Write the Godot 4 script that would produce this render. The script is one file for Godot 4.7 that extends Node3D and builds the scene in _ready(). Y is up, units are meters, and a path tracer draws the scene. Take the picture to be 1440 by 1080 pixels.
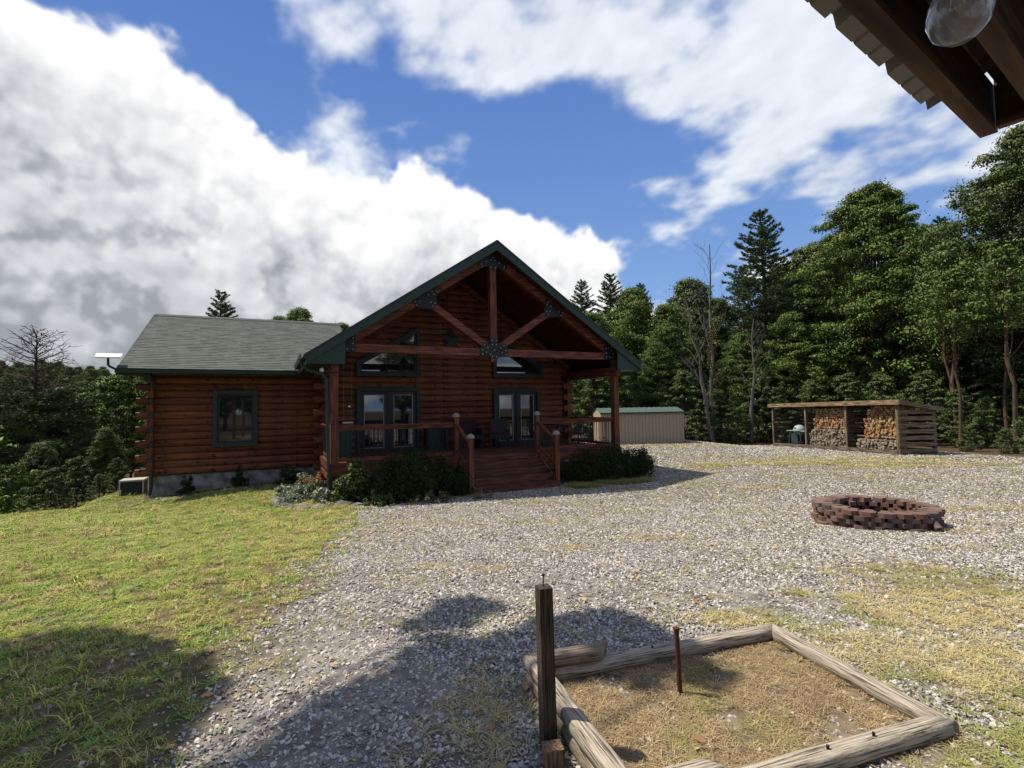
extends Node3D
# A log cabin with a gabled porch on a gravel clearing, seen from under the corner of a small pavilion.

var rng := RandomNumberGenerator.new()
var n_ground := FastNoiseLite.new()
var n_fine := FastNoiseLite.new()
var grain_tex: NoiseTexture2D
var knot_tex: ImageTexture
var blotch_tex: NoiseTexture2D
var speck_tex: NoiseTexture2D
var used_names := {}
const HOUSE_AT := Vector3(-4.41, 0, -12.5)
const HOUSE_TURN := 25.5
const SUN_SIDE := Vector3(-0.56, 1.0, -0.14)      # towards the sun

# ------------------------------------------------------------------ helpers
func lin(r: float, g: float, b: float) -> Color:
	return Color(r, g, b).linear_to_srgb()

func mat(c: Color, rough := 0.8, tex: Texture2D = null, scale := Vector3.ONE, world := false) -> StandardMaterial3D:
	var m := StandardMaterial3D.new()
	m.albedo_color = c
	m.roughness = rough
	m.metallic_specular = 0.35
	if tex:
		m.albedo_texture = tex
		m.uv1_triplanar = true
		m.uv1_world_triplanar = world
		m.uv1_scale = scale
	return m

func noise_tex(freq: float, seed_: int, dark: float, octaves := 4, kind := FastNoiseLite.TYPE_SIMPLEX_SMOOTH, light := 1.0) -> NoiseTexture2D:
	var n := FastNoiseLite.new()
	n.seed = seed_
	n.noise_type = kind
	n.frequency = freq
	n.fractal_octaves = octaves
	var t := NoiseTexture2D.new()
	t.width = 512
	t.height = 512
	t.seamless = true
	t.noise = n
	var g := Gradient.new()
	g.offsets = PackedFloat32Array([0.15, 0.5, 0.85])
	g.colors = PackedColorArray([Color(dark, dark, dark), Color((dark + light) / 2.0, (dark + light) / 2.0, (dark + light) / 2.0), Color(light, light, light)])
	t.color_ramp = g
	return t

# grain that runs along the given local axis
func wood(r: float, g: float, b: float, axis := 0, rough := 0.62, tex: Texture2D = null) -> StandardMaterial3D:
	var s := Vector3(2.4, 2.4, 2.4)
	s[axis] = 0.22
	var m := mat(lin(r, g, b), rough, tex if tex else grain_tex, s)
	return m

# streaky stained pine with dark knots; stretched along the log when it is laid on
func make_knots() -> ImageTexture:
	var n := FastNoiseLite.new()
	n.seed = 41
	n.frequency = 0.012
	n.fractal_octaves = 5
	var im := n.get_seamless_image(512, 512)
	im.convert(Image.FORMAT_RGB8)
	var r := RandomNumberGenerator.new()
	r.seed = 14
	for y in 512:
		for x in 512:
			var v := lerpf(0.55, 1.0, im.get_pixel(x, y).r)
			im.set_pixel(x, y, Color(v, v, v))
	for k in 26:
		var cx := r.randi() % 512
		var cy := r.randi() % 512
		var a := r.randf_range(3.0, 5.0)
		var b := r.randf_range(20.0, 42.0)
		for dy in range(-60, 61):
			for dx in range(-14, 15):
				var q := Vector2(dx / a, dy / b).length()
				if q < 1.6:
					var px := (cx + dx + 512) % 512
					var py := (cy + dy + 512) % 512
					var f := lerpf(0.35, 1.0, smoothstep(0.55, 1.6, q))
					var c := im.get_pixel(px, py)
					im.set_pixel(px, py, Color(c.r * f, c.g * f, c.b * f))
	return ImageTexture.create_from_image(im)

func numbered(called: String) -> String:
	if not used_names.has(called):
		used_names[called] = 0
		return called
	used_names[called] += 1
	return "%s_%03d" % [called, used_names[called]]

func tag(o: Node, label: String, category: String, group := "", kind := "") -> void:
	o.set_meta("label", label)
	o.set_meta("category", category)
	if group:
		o.set_meta("group", group)
	if kind:
		o.set_meta("kind", kind)

func thing(called: String, label: String, category: String, at := Vector3.ZERO, turn := 0.0, group := "") -> Node3D:
	var o := Node3D.new()
	o.name = numbered(called)
	add_child(o)
	o.position = at
	o.rotation_degrees.y = turn
	tag(o, label, category, group)
	return o

func node(called: String, parent: Node) -> Node3D:
	var o := Node3D.new()
	o.name = called
	parent.add_child(o, true)
	return o

func put(called: String, mesh: Mesh, m: Material, parent: Node, at := Vector3.ZERO, b := Basis()) -> MeshInstance3D:
	var o := MeshInstance3D.new()
	o.name = called
	o.mesh = mesh
	if m:
		o.material_override = m
	parent.add_child(o, true)
	o.transform = Transform3D(b, at)
	return o

func copy(o: Node3D, at: Vector3, turn: float, scale := Vector3.ONE, label := "") -> Node3D:
	var c: Node3D = o.duplicate()
	var base := String(o.name)
	if base.length() > 4 and base[base.length() - 4] == "_":
		base = base.substr(0, base.length() - 4)
	c.name = numbered(base)
	add_child(c)
	c.position = at
	c.rotation_degrees = Vector3(0, turn, 0)
	c.scale = scale
	if label:
		c.set_meta("label", label)
	return c

func begin() -> SurfaceTool:
	var st := SurfaceTool.new()
	st.begin(Mesh.PRIMITIVE_TRIANGLES)
	return st

# a, b, c, d run counter-clockwise seen from outside
func quad(st: SurfaceTool, a: Vector3, b: Vector3, c: Vector3, d: Vector3) -> void:
	var n := (b - a).cross(c - a).normalized()
	for p in [a, c, b, a, d, c]:
		st.set_normal(n)
		st.add_vertex(p)

func tri(st: SurfaceTool, a: Vector3, b: Vector3, c: Vector3) -> void:
	var n := (b - a).cross(c - a).normalized()
	for p in [a, c, b]:
		st.set_normal(n)
		st.add_vertex(p)

func bx(st: SurfaceTool, c: Vector3, s: Vector3, b := Basis()) -> void:
	var h := s * 0.5
	var v := []
	for i in 8:
		v.append(c + b * Vector3(h.x if i & 1 else -h.x, h.y if i & 2 else -h.y, h.z if i & 4 else -h.z))
	quad(st, v[4], v[5], v[7], v[6])
	quad(st, v[1], v[0], v[2], v[3])
	quad(st, v[5], v[1], v[3], v[7])
	quad(st, v[0], v[4], v[6], v[2])
	quad(st, v[6], v[7], v[3], v[2])
	quad(st, v[0], v[1], v[5], v[4])

func box_mesh(c: Vector3, s: Vector3, b := Basis()) -> ArrayMesh:
	var st := begin()
	bx(st, c, s, b)
	return st.commit()

# bar of rectangular section from p to q; "up" fixes its roll
func bar(st: SurfaceTool, p: Vector3, q: Vector3, w: float, h: float, up := Vector3.UP) -> void:
	var x := (q - p).normalized()
	var z := x.cross(up).normalized()
	var y := z.cross(x).normalized()
	bx(st, (p + q) * 0.5, Vector3(p.distance_to(q), h, w), Basis(x, y, z))

func bar_mesh(p: Vector3, q: Vector3, w: float, h: float, up := Vector3.UP) -> ArrayMesh:
	var st := begin()
	bar(st, p, q, w, h, up)
	return st.commit()

# closed outline (counter-clockwise in its own x, y) pushed along z from z0 to z1, placed by t; smooth sides on request
func prism(st: SurfaceTool, outline: PackedVector2Array, z0: float, z1: float, t := Transform3D(), smooth := false) -> void:
	var n := outline.size()
	var tris := Geometry2D.triangulate_polygon(outline)
	var zf := (t.basis * Vector3(0, 0, 1)).normalized()
	for k in range(0, tris.size(), 3):
		var p := [outline[tris[k]], outline[tris[k + 1]], outline[tris[k + 2]]]
		if (p[1] - p[0]).cross(p[2] - p[0]) < 0.0:
			var s = p[1]
			p[1] = p[2]
			p[2] = s
		for i in [0, 2, 1]:
			st.set_normal(zf)
			st.add_vertex(t * Vector3(p[i].x, p[i].y, z1))
		for i in [0, 1, 2]:
			st.set_normal(-zf)
			st.add_vertex(t * Vector3(p[i].x, p[i].y, z0))
	for i in n:
		var a := outline[i]
		var b := outline[(i + 1) % n]
		var e := (b - a).normalized()
		var na := Vector2(e.y, -e.x)
		var nb := na
		if smooth:
			var pe := (a - outline[(i + n - 1) % n]).normalized()
			var ne := (outline[(i + 2) % n] - b).normalized()
			if pe.dot(e) > 0.6:
				na = (na + Vector2(pe.y, -pe.x)).normalized()
			if ne.dot(e) > 0.6:
				nb = (nb + Vector2(ne.y, -ne.x)).normalized()
		var q := [[a, z0, na], [b, z0, nb], [b, z1, nb], [a, z1, na]]
		for i2 in [0, 2, 1, 0, 3, 2]:
			st.set_normal((t.basis * Vector3(q[i2][2].x, q[i2][2].y, 0)).normalized())
			st.add_vertex(t * Vector3(q[i2][0].x, q[i2][0].y, q[i2][1]))

func prism_mesh(outline: PackedVector2Array, z0: float, z1: float, t := Transform3D(), smooth := false) -> ArrayMesh:
	var st := begin()
	prism(st, outline, z0, z1, t, smooth)
	return st.commit()

func tube(st: SurfaceTool, pts: PackedVector3Array, radii: PackedFloat32Array, sides := 8) -> void:
	var rings := []
	var norms := []
	var up := Vector3(0.31, 0.2, 0.93)
	for i in pts.size():
		var d: Vector3 = (pts[mini(i + 1, pts.size() - 1)] - pts[maxi(i - 1, 0)]).normalized()
		if absf(d.dot(up)) > 0.95:
			up = Vector3(0.9, 0.3, 0.1)
		var x := d.cross(up).normalized()
		var y := x.cross(d).normalized()
		var ring := PackedVector3Array()
		var nor := PackedVector3Array()
		for k in sides:
			var a := TAU * k / sides
			var o := x * cos(a) + y * sin(a)
			ring.append(pts[i] + o * radii[i])
			nor.append(o)
		rings.append(ring)
		norms.append(nor)
	for i in pts.size() - 1:
		for k in sides:
			var j := (k + 1) % sides
			for w in [[i, k], [i + 1, j], [i + 1, k], [i, k], [i, j], [i + 1, j]]:
				st.set_normal(norms[w[0]][w[1]])
				st.add_vertex(rings[w[0]][w[1]])
	for e in [0, pts.size() - 1]:
		var c := pts[e]
		var dd := (pts[1] - pts[0]).normalized() * (-1.0 if e == 0 else 1.0)
		if e > 0:
			dd = (pts[e] - pts[e - 1]).normalized()
		for k in sides:
			var j := (k + 1) % sides
			for p in ([c, rings[e][j], rings[e][k]] if e == 0 else [c, rings[e][k], rings[e][j]]):
				st.set_normal(dd)
				st.add_vertex(p)

func tube_mesh(pts: PackedVector3Array, radii: PackedFloat32Array, sides := 8) -> ArrayMesh:
	var st := begin()
	tube(st, pts, radii, sides)
	return st.commit()

func lathe(st: SurfaceTool, prof: PackedVector2Array, sides: int, t := Transform3D()) -> void:
	# prof: (radius, height) from bottom to top
	for i in prof.size() - 1:
		var e := (prof[i + 1] - prof[i]).normalized()
		var ends := [e, e]
		if i > 0 and (prof[i] - prof[i - 1]).normalized().dot(e) > 0.55:
			ends[0] = (e + (prof[i] - prof[i - 1]).normalized()).normalized()
		if i < prof.size() - 2 and (prof[i + 2] - prof[i + 1]).normalized().dot(e) > 0.55:
			ends[1] = (e + (prof[i + 2] - prof[i + 1]).normalized()).normalized()
		for k in sides:
			var a0 := TAU * k / sides
			var a1 := TAU * (k + 1) / sides
			var q := []
			for w in [[i, a0], [i + 1, a0], [i + 1, a1], [i, a1]]:
				var r: Vector2 = prof[w[0]]
				q.append([Vector3(r.x * cos(w[1]), r.y, r.x * sin(w[1])), Vector3(ends[w[0] - i].y * cos(w[1]), -ends[w[0] - i].x, ends[w[0] - i].y * sin(w[1]))])
			for j in [0, 2, 1, 0, 3, 2]:
				st.set_normal((t.basis * q[j][1]).normalized())
				st.add_vertex(t * q[j][0])

func sm(a: float, b: float, x: float) -> float:
	return smoothstep(a, b, x)

# ------------------------------------------------------------------ terrain
func house_local(x: float, z: float) -> Vector2:
	var c := cos(deg_to_rad(HOUSE_TURN))
	var s := sin(deg_to_rad(HOUSE_TURN))
	var dx := x - HOUSE_AT.x
	var dz := z - HOUSE_AT.z
	return Vector2(dx * c - dz * s, -dx * s - dz * c)

func height(x: float, z: float) -> float:
	var d := -z
	var g := 0.58 * (1.0 - sm(3.0, 12.0, d))
	g -= 0.03 * clampf(d - 19.0, 0.0, 14.0) * sm(10.0, 14.0, x)
	var a := house_local(x, z).x
	var dd := (x + 9.3) * -0.476 + (z + 13.0) * -0.88
	var e := minf(dd, -(a + 5.2))
	if e > 0.0:
		g -= minf(0.45 * e * sm(0.0, 1.5, e), 6.0)
	if a < -2.0:
		g -= 0.16 * sm(2.0, 4.5, -a) * sm(9.0, 13.0, d)
	# the wooded hill beyond the ravine
	var far := Vector2(x + 150.0, z + 150.0).length()
	if far < 120.0:
		var k := 1.0 - far / 120.0
		g += 13.0 * k * k * (3.0 - 2.0 * k)
	return g

func on_ground(x: float, z: float, lift := 0.0) -> Vector3:
	return Vector3(x, height(x, z) + lift, z)

func lawn_edge(z: float) -> float:
	var k := [[-13.5, -6.0], [-11.6, -3.9], [-11.15, -3.47], [-9.35, -3.15], [-7.4, -2.66], [-5.92, -2.34], [-4.75, -2.02], [-3.33, -1.78], [-2.36, -1.48], [2.0, -0.5]]
	if z <= k[0][0]:
		return k[0][1]
	for i in k.size() - 1:
		if z < k[i + 1][0]:
			return lerpf(k[i][1], k[i + 1][1], (z - k[i][0]) / (k[i + 1][0] - k[i][0]))
	return -0.5

# >0 on the lawn
func lawn(x: float, z: float) -> float:
	return lawn_edge(z) - x + 0.35 * n_ground.get_noise_2d(x * 60.0, z * 60.0) + 0.15 * n_ground.get_noise_2d(x * 200.0, z * 200.0)

var patches := [
	# x, z, rx, rz, strength: dry or yellow-green grass growing through the gravel
	[1.94, -7.1, 0.7, 0.35, 0.7], [0.69, -6.52, 0.35, 0.2, 0.8], [0.45, -8.92, 1.0, 0.4, 0.45], [-0.95, -5.48, 0.2, 0.12, 0.9], [-0.26, -5.42, 0.25, 0.14, 0.8],
	[3.9, -4.4, 0.95, 0.45, 1.0], [3.3, -3.9, 0.7, 0.3, 0.9], [3.87, -5.13, 0.7, 0.22, 0.8], [2.4, -4.4, 0.16, 0.1, 0.9], [1.68, -3.87, 0.4, 0.16, 0.9], [2.75, -4.29, 0.12, 0.1, 0.9],
	[9.6, -18.1, 4.5, 0.7, 0.8], [13.6, -16.9, 3.5, 0.6, 0.9], [12.0, -19.0, 3.5, 1.0, 0.55], [9.04, -9.73, 1.6, 0.5, 0.85], [7.73, -7.97, 0.9, 0.3, 0.5], [6.23, -13.2, 1.4, 0.5, 0.4], [2.07, -10.1, 0.8, 0.4, 0.35],
	[5.36, -6.08, 0.6, 0.2, 0.5], [-0.1, -2.87, 0.35, 0.3, 0.45], [-0.25, -2.5, 0.3, 0.2, 0.4], [6.9, -22.5, 1.2, 0.8, 0.6], [9.0, -26.5, 4.5, 1.8, 0.5], [-2.6, -8.7, 1.1, 1.3, 0.45], [2.2, -3.3, 0.45, 0.35, 0.55], [2.9, -3.0, 0.7, 0.5, 0.65],
	[2.4, -2.3, 0.7, 0.25, 0.7], [3.4, -2.6, 0.6, 0.6, 0.7], [-1.2, -8.9, 0.9, 0.5, 0.35], [4.4, -7.6, 0.8, 0.3, 0.3], [6.4, -7.2, 0.5, 0.25, 0.7], [5.8, -9.8, 0.8, 0.25, 0.6], [3.2, -11.6, 1.5, 0.3, 0.3], [11.5, -14.2, 2.0, 0.5, 0.35]]

var patch_grid := PackedFloat32Array()

# strengths laid out once on a 0.1 m grid
func patch(x: float, z: float) -> float:
	if patch_grid.is_empty():
		patch_grid.resize(240 * 320)
		for j in 320:
			for i in 240:
				patch_grid[j * 240 + i] = patch_at(-5.0 + i * 0.1, -31.0 + j * 0.1)
	var i := int((x + 5.05) * 10.0)
	var j := int((z + 31.05) * 10.0)
	return patch_grid[j * 240 + i] if i >= 0 and i < 240 and j >= 0 and j < 320 else 0.0

func patch_at(x: float, z: float) -> float:
	var best := 0.0
	for p in patches:
		var q := Vector2((x - p[0]) / p[2], (z - p[1]) / p[3]).length()
		if q < 1.6:
			best = maxf(best, p[4] * (1.0 - sm(0.45, 1.5, q)))
	if best > 0.0:
		best = clampf(best * (1.0 + 1.3 * n_ground.get_noise_2d(x * 160.0, z * 160.0)), 0.0, 1.0)
	return best

const PIT := [Vector2(0.07, -3.02), Vector2(1.74, -3.53), Vector2(2.1, -2.46), Vector2(0.40, -2.0)]

func in_pit(x: float, z: float) -> bool:
	for i in 4:
		var a: Vector2 = PIT[i]
		var b: Vector2 = PIT[(i + 1) % 4]
		if (b - a).cross(Vector2(x, z) - a) < 0.0:
			return false
	return true

func in_woods(x: float, z: float) -> float:
	return maxf(sm(-29.6, -30.6, z + 0.5 * n_ground.get_noise_2d(x * 30.0, 5.0)), sm(18.0, 19.2, x + 0.6 * n_ground.get_noise_2d(z * 30.0, 9.0)))

func under_house(x: float, z: float) -> bool:
	var q := house_local(x, z)
	return (q.x > -0.15 and q.x < 8.7 and q.y > -0.1) or (q.x > -4.65 and q.x <= 0.0 and q.y > 3.95) or (q.x > 3.1 and q.x < 5.8 and q.y > -1.2)

# ------------------------------------------------------------------ camera, sky, sun
const SKY_LIGHT := 0.69
var big: FastNoiseLite
var puff: FastNoiseLite

func billow(d: Vector3) -> float:
	var n1 := big.get_noise_3dv(d * 3.4)
	var n2 := big.get_noise_3dv(d * 9.0 + Vector3(7, 1, 3))
	var w := Vector3(n1, n2, n1) * 0.35
	return 0.09 * n1 + 0.04 * n2 - 0.075 * puff.get_noise_3dv(d * 6.5 + w) - 0.040 * puff.get_noise_3dv(d * 15.0 + w * 2.0) - 0.05

func make_sky() -> ImageTexture:
	var w := 2560
	var h := 1280
	var towards := SUN_SIDE.normalized()
	big = FastNoiseLite.new()
	big.seed = 11
	big.frequency = 1.0
	big.fractal_octaves = 6
	big.fractal_gain = 0.55
	puff = FastNoiseLite.new()
	puff.seed = 23
	puff.noise_type = FastNoiseLite.TYPE_CELLULAR
	puff.cellular_return_type = FastNoiseLite.RETURN_DISTANCE
	puff.frequency = 1.0
	puff.fractal_octaves = 2
	var wisp := FastNoiseLite.new()
	wisp.seed = 5
	wisp.frequency = 1.0
	wisp.fractal_octaves = 6
	wisp.fractal_gain = 0.52
	wisp.domain_warp_enabled = false
	var edge := [[-1.6, 1.3], [-0.746, 0.80], [-0.59, 0.70], [-0.45, 0.60], [-0.352, 0.545], [-0.225, 0.525], [-0.113, 0.495], [0.056, 0.415], [0.155, 0.365], [0.21, 0.33], [0.3, 0.2], [3.0, -2.0]]
	# where thin high cloud gathers: x, y (as tangents), spread x, spread y, strength
	var veils := [[0.45, 0.72, 0.34, 0.16, 0.50], [0.78, 0.58, 0.26, 0.14, 0.55], [0.58, 0.44, 0.16, 0.05, 0.5], [0.85, 0.40, 0.2, 0.12, 0.45], [-0.28, 0.73, 0.16, 0.10, 0.52], [-0.02, 0.80, 0.18, 0.06, 0.4], [0.2, 0.66, 0.12, 0.08, 0.3], [0.31, 0.28, 0.03, 0.015, 0.3], [0.36, 0.38, 0.03, 0.02, 0.25]]
	var data := PackedFloat32Array()
	data.resize(w * h * 3)
	var half := h / 2
	var row_end := half + 2
	for y in row_end:
		var el := PI / 2.0 - PI * (y + 0.5) / h
		var ce := cos(el)
		var se := sin(el)
		var x := 0
		while x < w:
			var az := TAU * (x + 0.5) / w
			if az > PI:
				az -= TAU
			var step := 1 if absf(az) < 1.0 else 4
			var d := Vector3(sin(az) * ce, se, -cos(az) * ce)
			var f := d.dot(Vector3(0, 0, -1))
			var up := maxf(se, 0.0)
			# clear air
			var t := pow(1.0 - up, 2.6)
			var c := Vector3(0.080, 0.190, 0.54).lerp(Vector3(0.37, 0.61, 0.97), t)
			var front := sm(0.30, 0.55, f)
			# thin cloud, drawn on a layer above
			var flat := Vector2(d.x, d.z) / (up + 0.22)
			var wn := wisp.get_noise_2d(flat.x * 1.5 + 3.0, flat.y * 1.5) + 0.30 * wisp.get_noise_2d(flat.x * 4.0 - flat.y * 1.6, flat.y * 4.6)
			var bias := 0.02
			var s := -1.0
			var sg := 0.9 * wisp.get_noise_2d(flat.x * 0.55 + 40.0, flat.y * 0.55 + 7.0) - 0.06
			if front > 0.0:
				var tx := d.x / f
				var ty := d.y / f
				var v := -0.62
				for e in veils:
					var q := Vector2((tx - e[0]) / e[2], (ty - e[1]) / e[3]).length_squared()
					if q < 9.0:
						v += 1.12 * e[4] * exp(-q * 0.5)
				bias = lerpf(bias - 0.25, v, front)
				var ey := 0.0
				for i in edge.size() - 1:
					if tx < edge[i + 1][0]:
						ey = lerpf(edge[i][1], edge[i + 1][1], clampf((tx - edge[i][0]) / (edge[i + 1][0] - edge[i][0]), 0.0, 1.0))
						break
				s = (ey - ty) * 0.85
				s = lerpf(sg, s, front)
			else:
				bias = -0.23
				s = sg
			var fine := wisp.get_noise_2d(flat.x * 11.0 + 5.0, flat.y * 9.0 - flat.x * 4.0)
			var va := sm(-0.14, 0.78, wn * 1.85 + bias + 0.28 + 0.16 * fine)
			var vb := 0.95 + 0.20 * wn + 0.12 * fine
			c = c.lerp(Vector3(0.90, 0.94, 1.0) * vb, va * 0.9)
			# heaped cloud: billows stand out by how they turn to the sun
			if s > -0.16:
				var n0 := billow(d)
				var ss := s + n0 - 0.035
				if ss > -0.02:
					var a := sm(-0.008, 0.022, ss)
					var deep := sm(0.02, 0.34, ss)
					var relief := (n0 - billow((d + towards * 0.022).normalized())) * 9.0
					var soft := big.get_noise_3dv(d * 1.7 + Vector3(20, 4, 9))
					var folds := absf(big.get_noise_3dv(d * 4.5 + Vector3(3, 14, 2)))
					var b := 1.05 - 0.45 * deep + 0.50 * soft * deep - 0.42 * sm(0.22, 0.0, folds) * deep * 0.6 + clampf(relief, -0.5, 0.5) * lerpf(0.62, 0.5, deep)
					b = clampf(b + 0.04, 0.40, 1.18)
					var tint := Vector3(0.89, 0.95, 1.06).lerp(Vector3(1.0, 1.0, 1.0), clampf((b - 0.35) * 1.6, 0.0, 1.0))
					c = c.lerp(tint * b, a)
			for j in mini(step, w - x):
				var at := (y * w + x + j) * 3
				data[at] = c.x * SKY_LIGHT
				data[at + 1] = c.y * SKY_LIGHT
				data[at + 2] = c.z * SKY_LIGHT
			x += step
	var last := data.slice((row_end - 1) * w * 3, row_end * w * 3)
	var low := PackedFloat32Array()
	for y in h - row_end:
		low.append_array(last)
	data = data.slice(0, row_end * w * 3)
	data.append_array(low)
	return ImageTexture.create_from_image(Image.create_from_data(w, h, false, Image.FORMAT_RGBF, data.to_byte_array()))

func make_view() -> void:
	var cam := Camera3D.new()
	cam.name = "camera"
	var pitch := atan(32.5 / 710.0)
	var roll := deg_to_rad(1.0)
	var f := Vector3(0, sin(pitch), -cos(pitch))
	var u0 := Vector3.RIGHT.cross(f)
	var r := Vector3.RIGHT * cos(roll) - u0 * sin(roll)
	var u := Vector3.RIGHT * sin(roll) + u0 * cos(roll)
	cam.transform = Transform3D(Basis(r, u, -f), Vector3(0, 2.18, 0))
	cam.fov = 74.52
	cam.near = 0.05
	cam.far = 2000.0
	add_child(cam)
	cam.current = true
	var we := WorldEnvironment.new()
	we.name = "world"
	var env := Environment.new()
	env.tonemap_mode = Environment.TONE_MAPPER_LINEAR
	env.tonemap_exposure = 1.42
	env.background_mode = Environment.BG_SKY
	var sky := Sky.new()
	var pm := PanoramaSkyMaterial.new()
	pm.panorama = make_sky()
	sky.sky_material = pm
	env.sky = sky
	env.sdfgi_enabled = true
	env.ssao_enabled = true
	env.ssil_enabled = true
	we.environment = env
	add_child(we)
	var sun := DirectionalLight3D.new()
	sun.name = "sun"
	sun.light_color = Color(1.0, 0.955, 0.88)
	sun.light_energy = 1.6
	sun.light_angular_distance = 0.55
	sun.shadow_enabled = true
	add_child(sun)
	sun.look_at_from_position(SUN_SIDE * 50.0, Vector3.ZERO)

# ------------------------------------------------------------------ ground
func spaced(lo: float, hi: float, fine: float, out_lo: float, out_hi: float) -> PackedFloat32Array:
	var a := PackedFloat32Array()
	var x := lo
	while x <= hi + 0.001:
		a.append(x)
		x += fine
	var s := fine
	x = hi
	while x < out_hi:
		s *= 1.25
		x += s
		a.append(x)
	s = fine
	x = lo
	while x > out_lo:
		s *= 1.25
		x -= s
		a.insert(0, x)
	return a

func make_ground() -> void:
	var xs := spaced(-24.0, 26.0, 0.5, -450.0, 450.0)
	var zs := spaced(-36.0, 6.0, 0.5, -450.0, 300.0)
	var pos := PackedVector3Array()
	var uv := PackedVector2Array()
	var idx := PackedInt32Array()
	for z in zs:
		for x in xs:
			pos.append(Vector3(x, height(x, z) + 0.012 * n_ground.get_noise_2d(x * 55.0, z * 55.0), z))
			uv.append(Vector2((x + 24.0) / 50.0, (z + 36.0) / 42.0))
	var nx := xs.size()
	for j in zs.size() - 1:
		for i in nx - 1:
			var a := j * nx + i
			idx.append_array([a, a + 1, a + nx + 1, a, a + nx + 1, a + nx])
	var arr := []
	arr.resize(Mesh.ARRAY_MAX)
	arr[Mesh.ARRAY_VERTEX] = pos
	arr[Mesh.ARRAY_TEX_UV] = uv
	arr[Mesh.ARRAY_INDEX] = idx
	var st := SurfaceTool.new()
	st.create_from_arrays(arr)
	st.generate_normals()
	# what lies where: gravel, lawn, dry grass, dirt, forest floor
	var w := 900
	var h := 756
	var im := Image.create(w, h, false, Image.FORMAT_RGB8)
	var r := RandomNumberGenerator.new()
	r.seed = 77
	for j in h:
		var z := -36.0 + 42.0 * (j + 0.5) / h
		for i in w:
			var x := -24.0 + 50.0 * (i + 0.5) / w
			var grit := r.randf()
			var n := n_ground.get_noise_2d(x * 90.0, z * 90.0)
			var c := Vector3(0.165, 0.152, 0.138) * (0.55 + 0.9 * grit) * (1.0 + 0.25 * n)
			if x < -1.0 and x < lawn_edge(z) + 0.8:
				var l := lawn(x, z)
				var green := Vector3(0.075, 0.075, 0.030).lerp(Vector3(0.13, 0.10, 0.062), clampf(0.45 + 0.9 * n, 0.0, 1.0)) * (0.7 + 0.5 * grit)
				c = c.lerp(green, sm(-0.45, 0.25, l))
			elif x > -4.5 and x < 17.5 and z > -30.0:
				var p := 0.0
				if in_pit(x, z):
					p = 0.85
				else:
					p = patch(x, z)
				if p > 0.0:
					c = c.lerp(Vector3(0.17, 0.125, 0.065) * (0.7 + 0.5 * grit), p * 0.8)
			var wd := 0.0
			if z < -27.0 or x > 16.0:
				wd = in_woods(x, z)
			if z > 3.5:
				wd = maxf(wd, sm(3.5, 5.5, z))
			if x < -9.0:
				wd = maxf(wd, sm(-0.2, 0.8, minf((x + 9.3) * -0.476 + (z + 13.0) * -0.88, -(house_local(x, z).x + 5.2))))
			if wd > 0.0:
				c = c.lerp(Vector3(0.065, 0.05, 0.03) * (0.6 + 0.8 * grit), wd)
			im.set_pixel(i, j, Color(c.x, c.y, c.z).linear_to_srgb())
	var m := StandardMaterial3D.new()
	m.albedo_texture = ImageTexture.create_from_image(im)
	m.texture_repeat = false
	m.roughness = 0.95
	m.metallic_specular = 0.2
	var o := put("ground", st.commit(), m, self)
	o.set_meta("kind", "structure")
	o.set_meta("label", "gravel clearing with lawn and forest floor around the cabin")

func chip(seed_: int) -> ArrayMesh:
	var r := RandomNumberGenerator.new()
	r.seed = seed_
	var st := begin()
	var ring := []
	var n := 5
	for k in n:
		var a := TAU * (k + r.randf() * 0.6) / n
		var q := r.randf_range(0.7, 1.15)
		ring.append(Vector3(cos(a) * q, r.randf_range(-0.12, 0.12), sin(a) * q * r.randf_range(0.6, 0.9)))
	var t0 := Vector3(r.randf_range(-0.35, 0.0), r.randf_range(0.35, 0.5), r.randf_range(-0.2, 0.2))
	var t1 := Vector3(r.randf_range(0.1, 0.4), r.randf_range(0.3, 0.45), r.randf_range(-0.2, 0.2))
	var bot := Vector3(0, -0.4, 0)
	for k in n:
		var a: Vector3 = ring[k]
		var b: Vector3 = ring[(k + 1) % n]
		var top := t1 if (a + b).x > 0.0 else t0
		var other := t1 if (b + ring[(k + 2) % n]).x > 0.0 else t0
		tri(st, b, a, top)
		if top != other:
			tri(st, b, top, other)
		tri(st, a, b, bot)
	return st.commit()

func multi(called: String, mesh: Mesh, m: Material, xf: Array, cols: PackedColorArray, parent: Node = null) -> MultiMeshInstance3D:
	var mm := MultiMesh.new()
	mm.transform_format = MultiMesh.TRANSFORM_3D
	mm.use_colors = true
	mm.mesh = mesh
	mm.instance_count = xf.size()
	for i in xf.size():
		mm.set_instance_transform(i, xf[i])
		mm.set_instance_color(i, cols[i])
	var o := MultiMeshInstance3D.new()
	o.name = called
	o.multimesh = mm
	o.material_override = m
	(parent if parent else self).add_child(o, true)
	return o

func tinted(rough := 0.9) -> StandardMaterial3D:
	var m := StandardMaterial3D.new()
	m.vertex_color_use_as_albedo = true
	m.roughness = rough
	m.metallic_specular = 0.3
	return m

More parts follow.
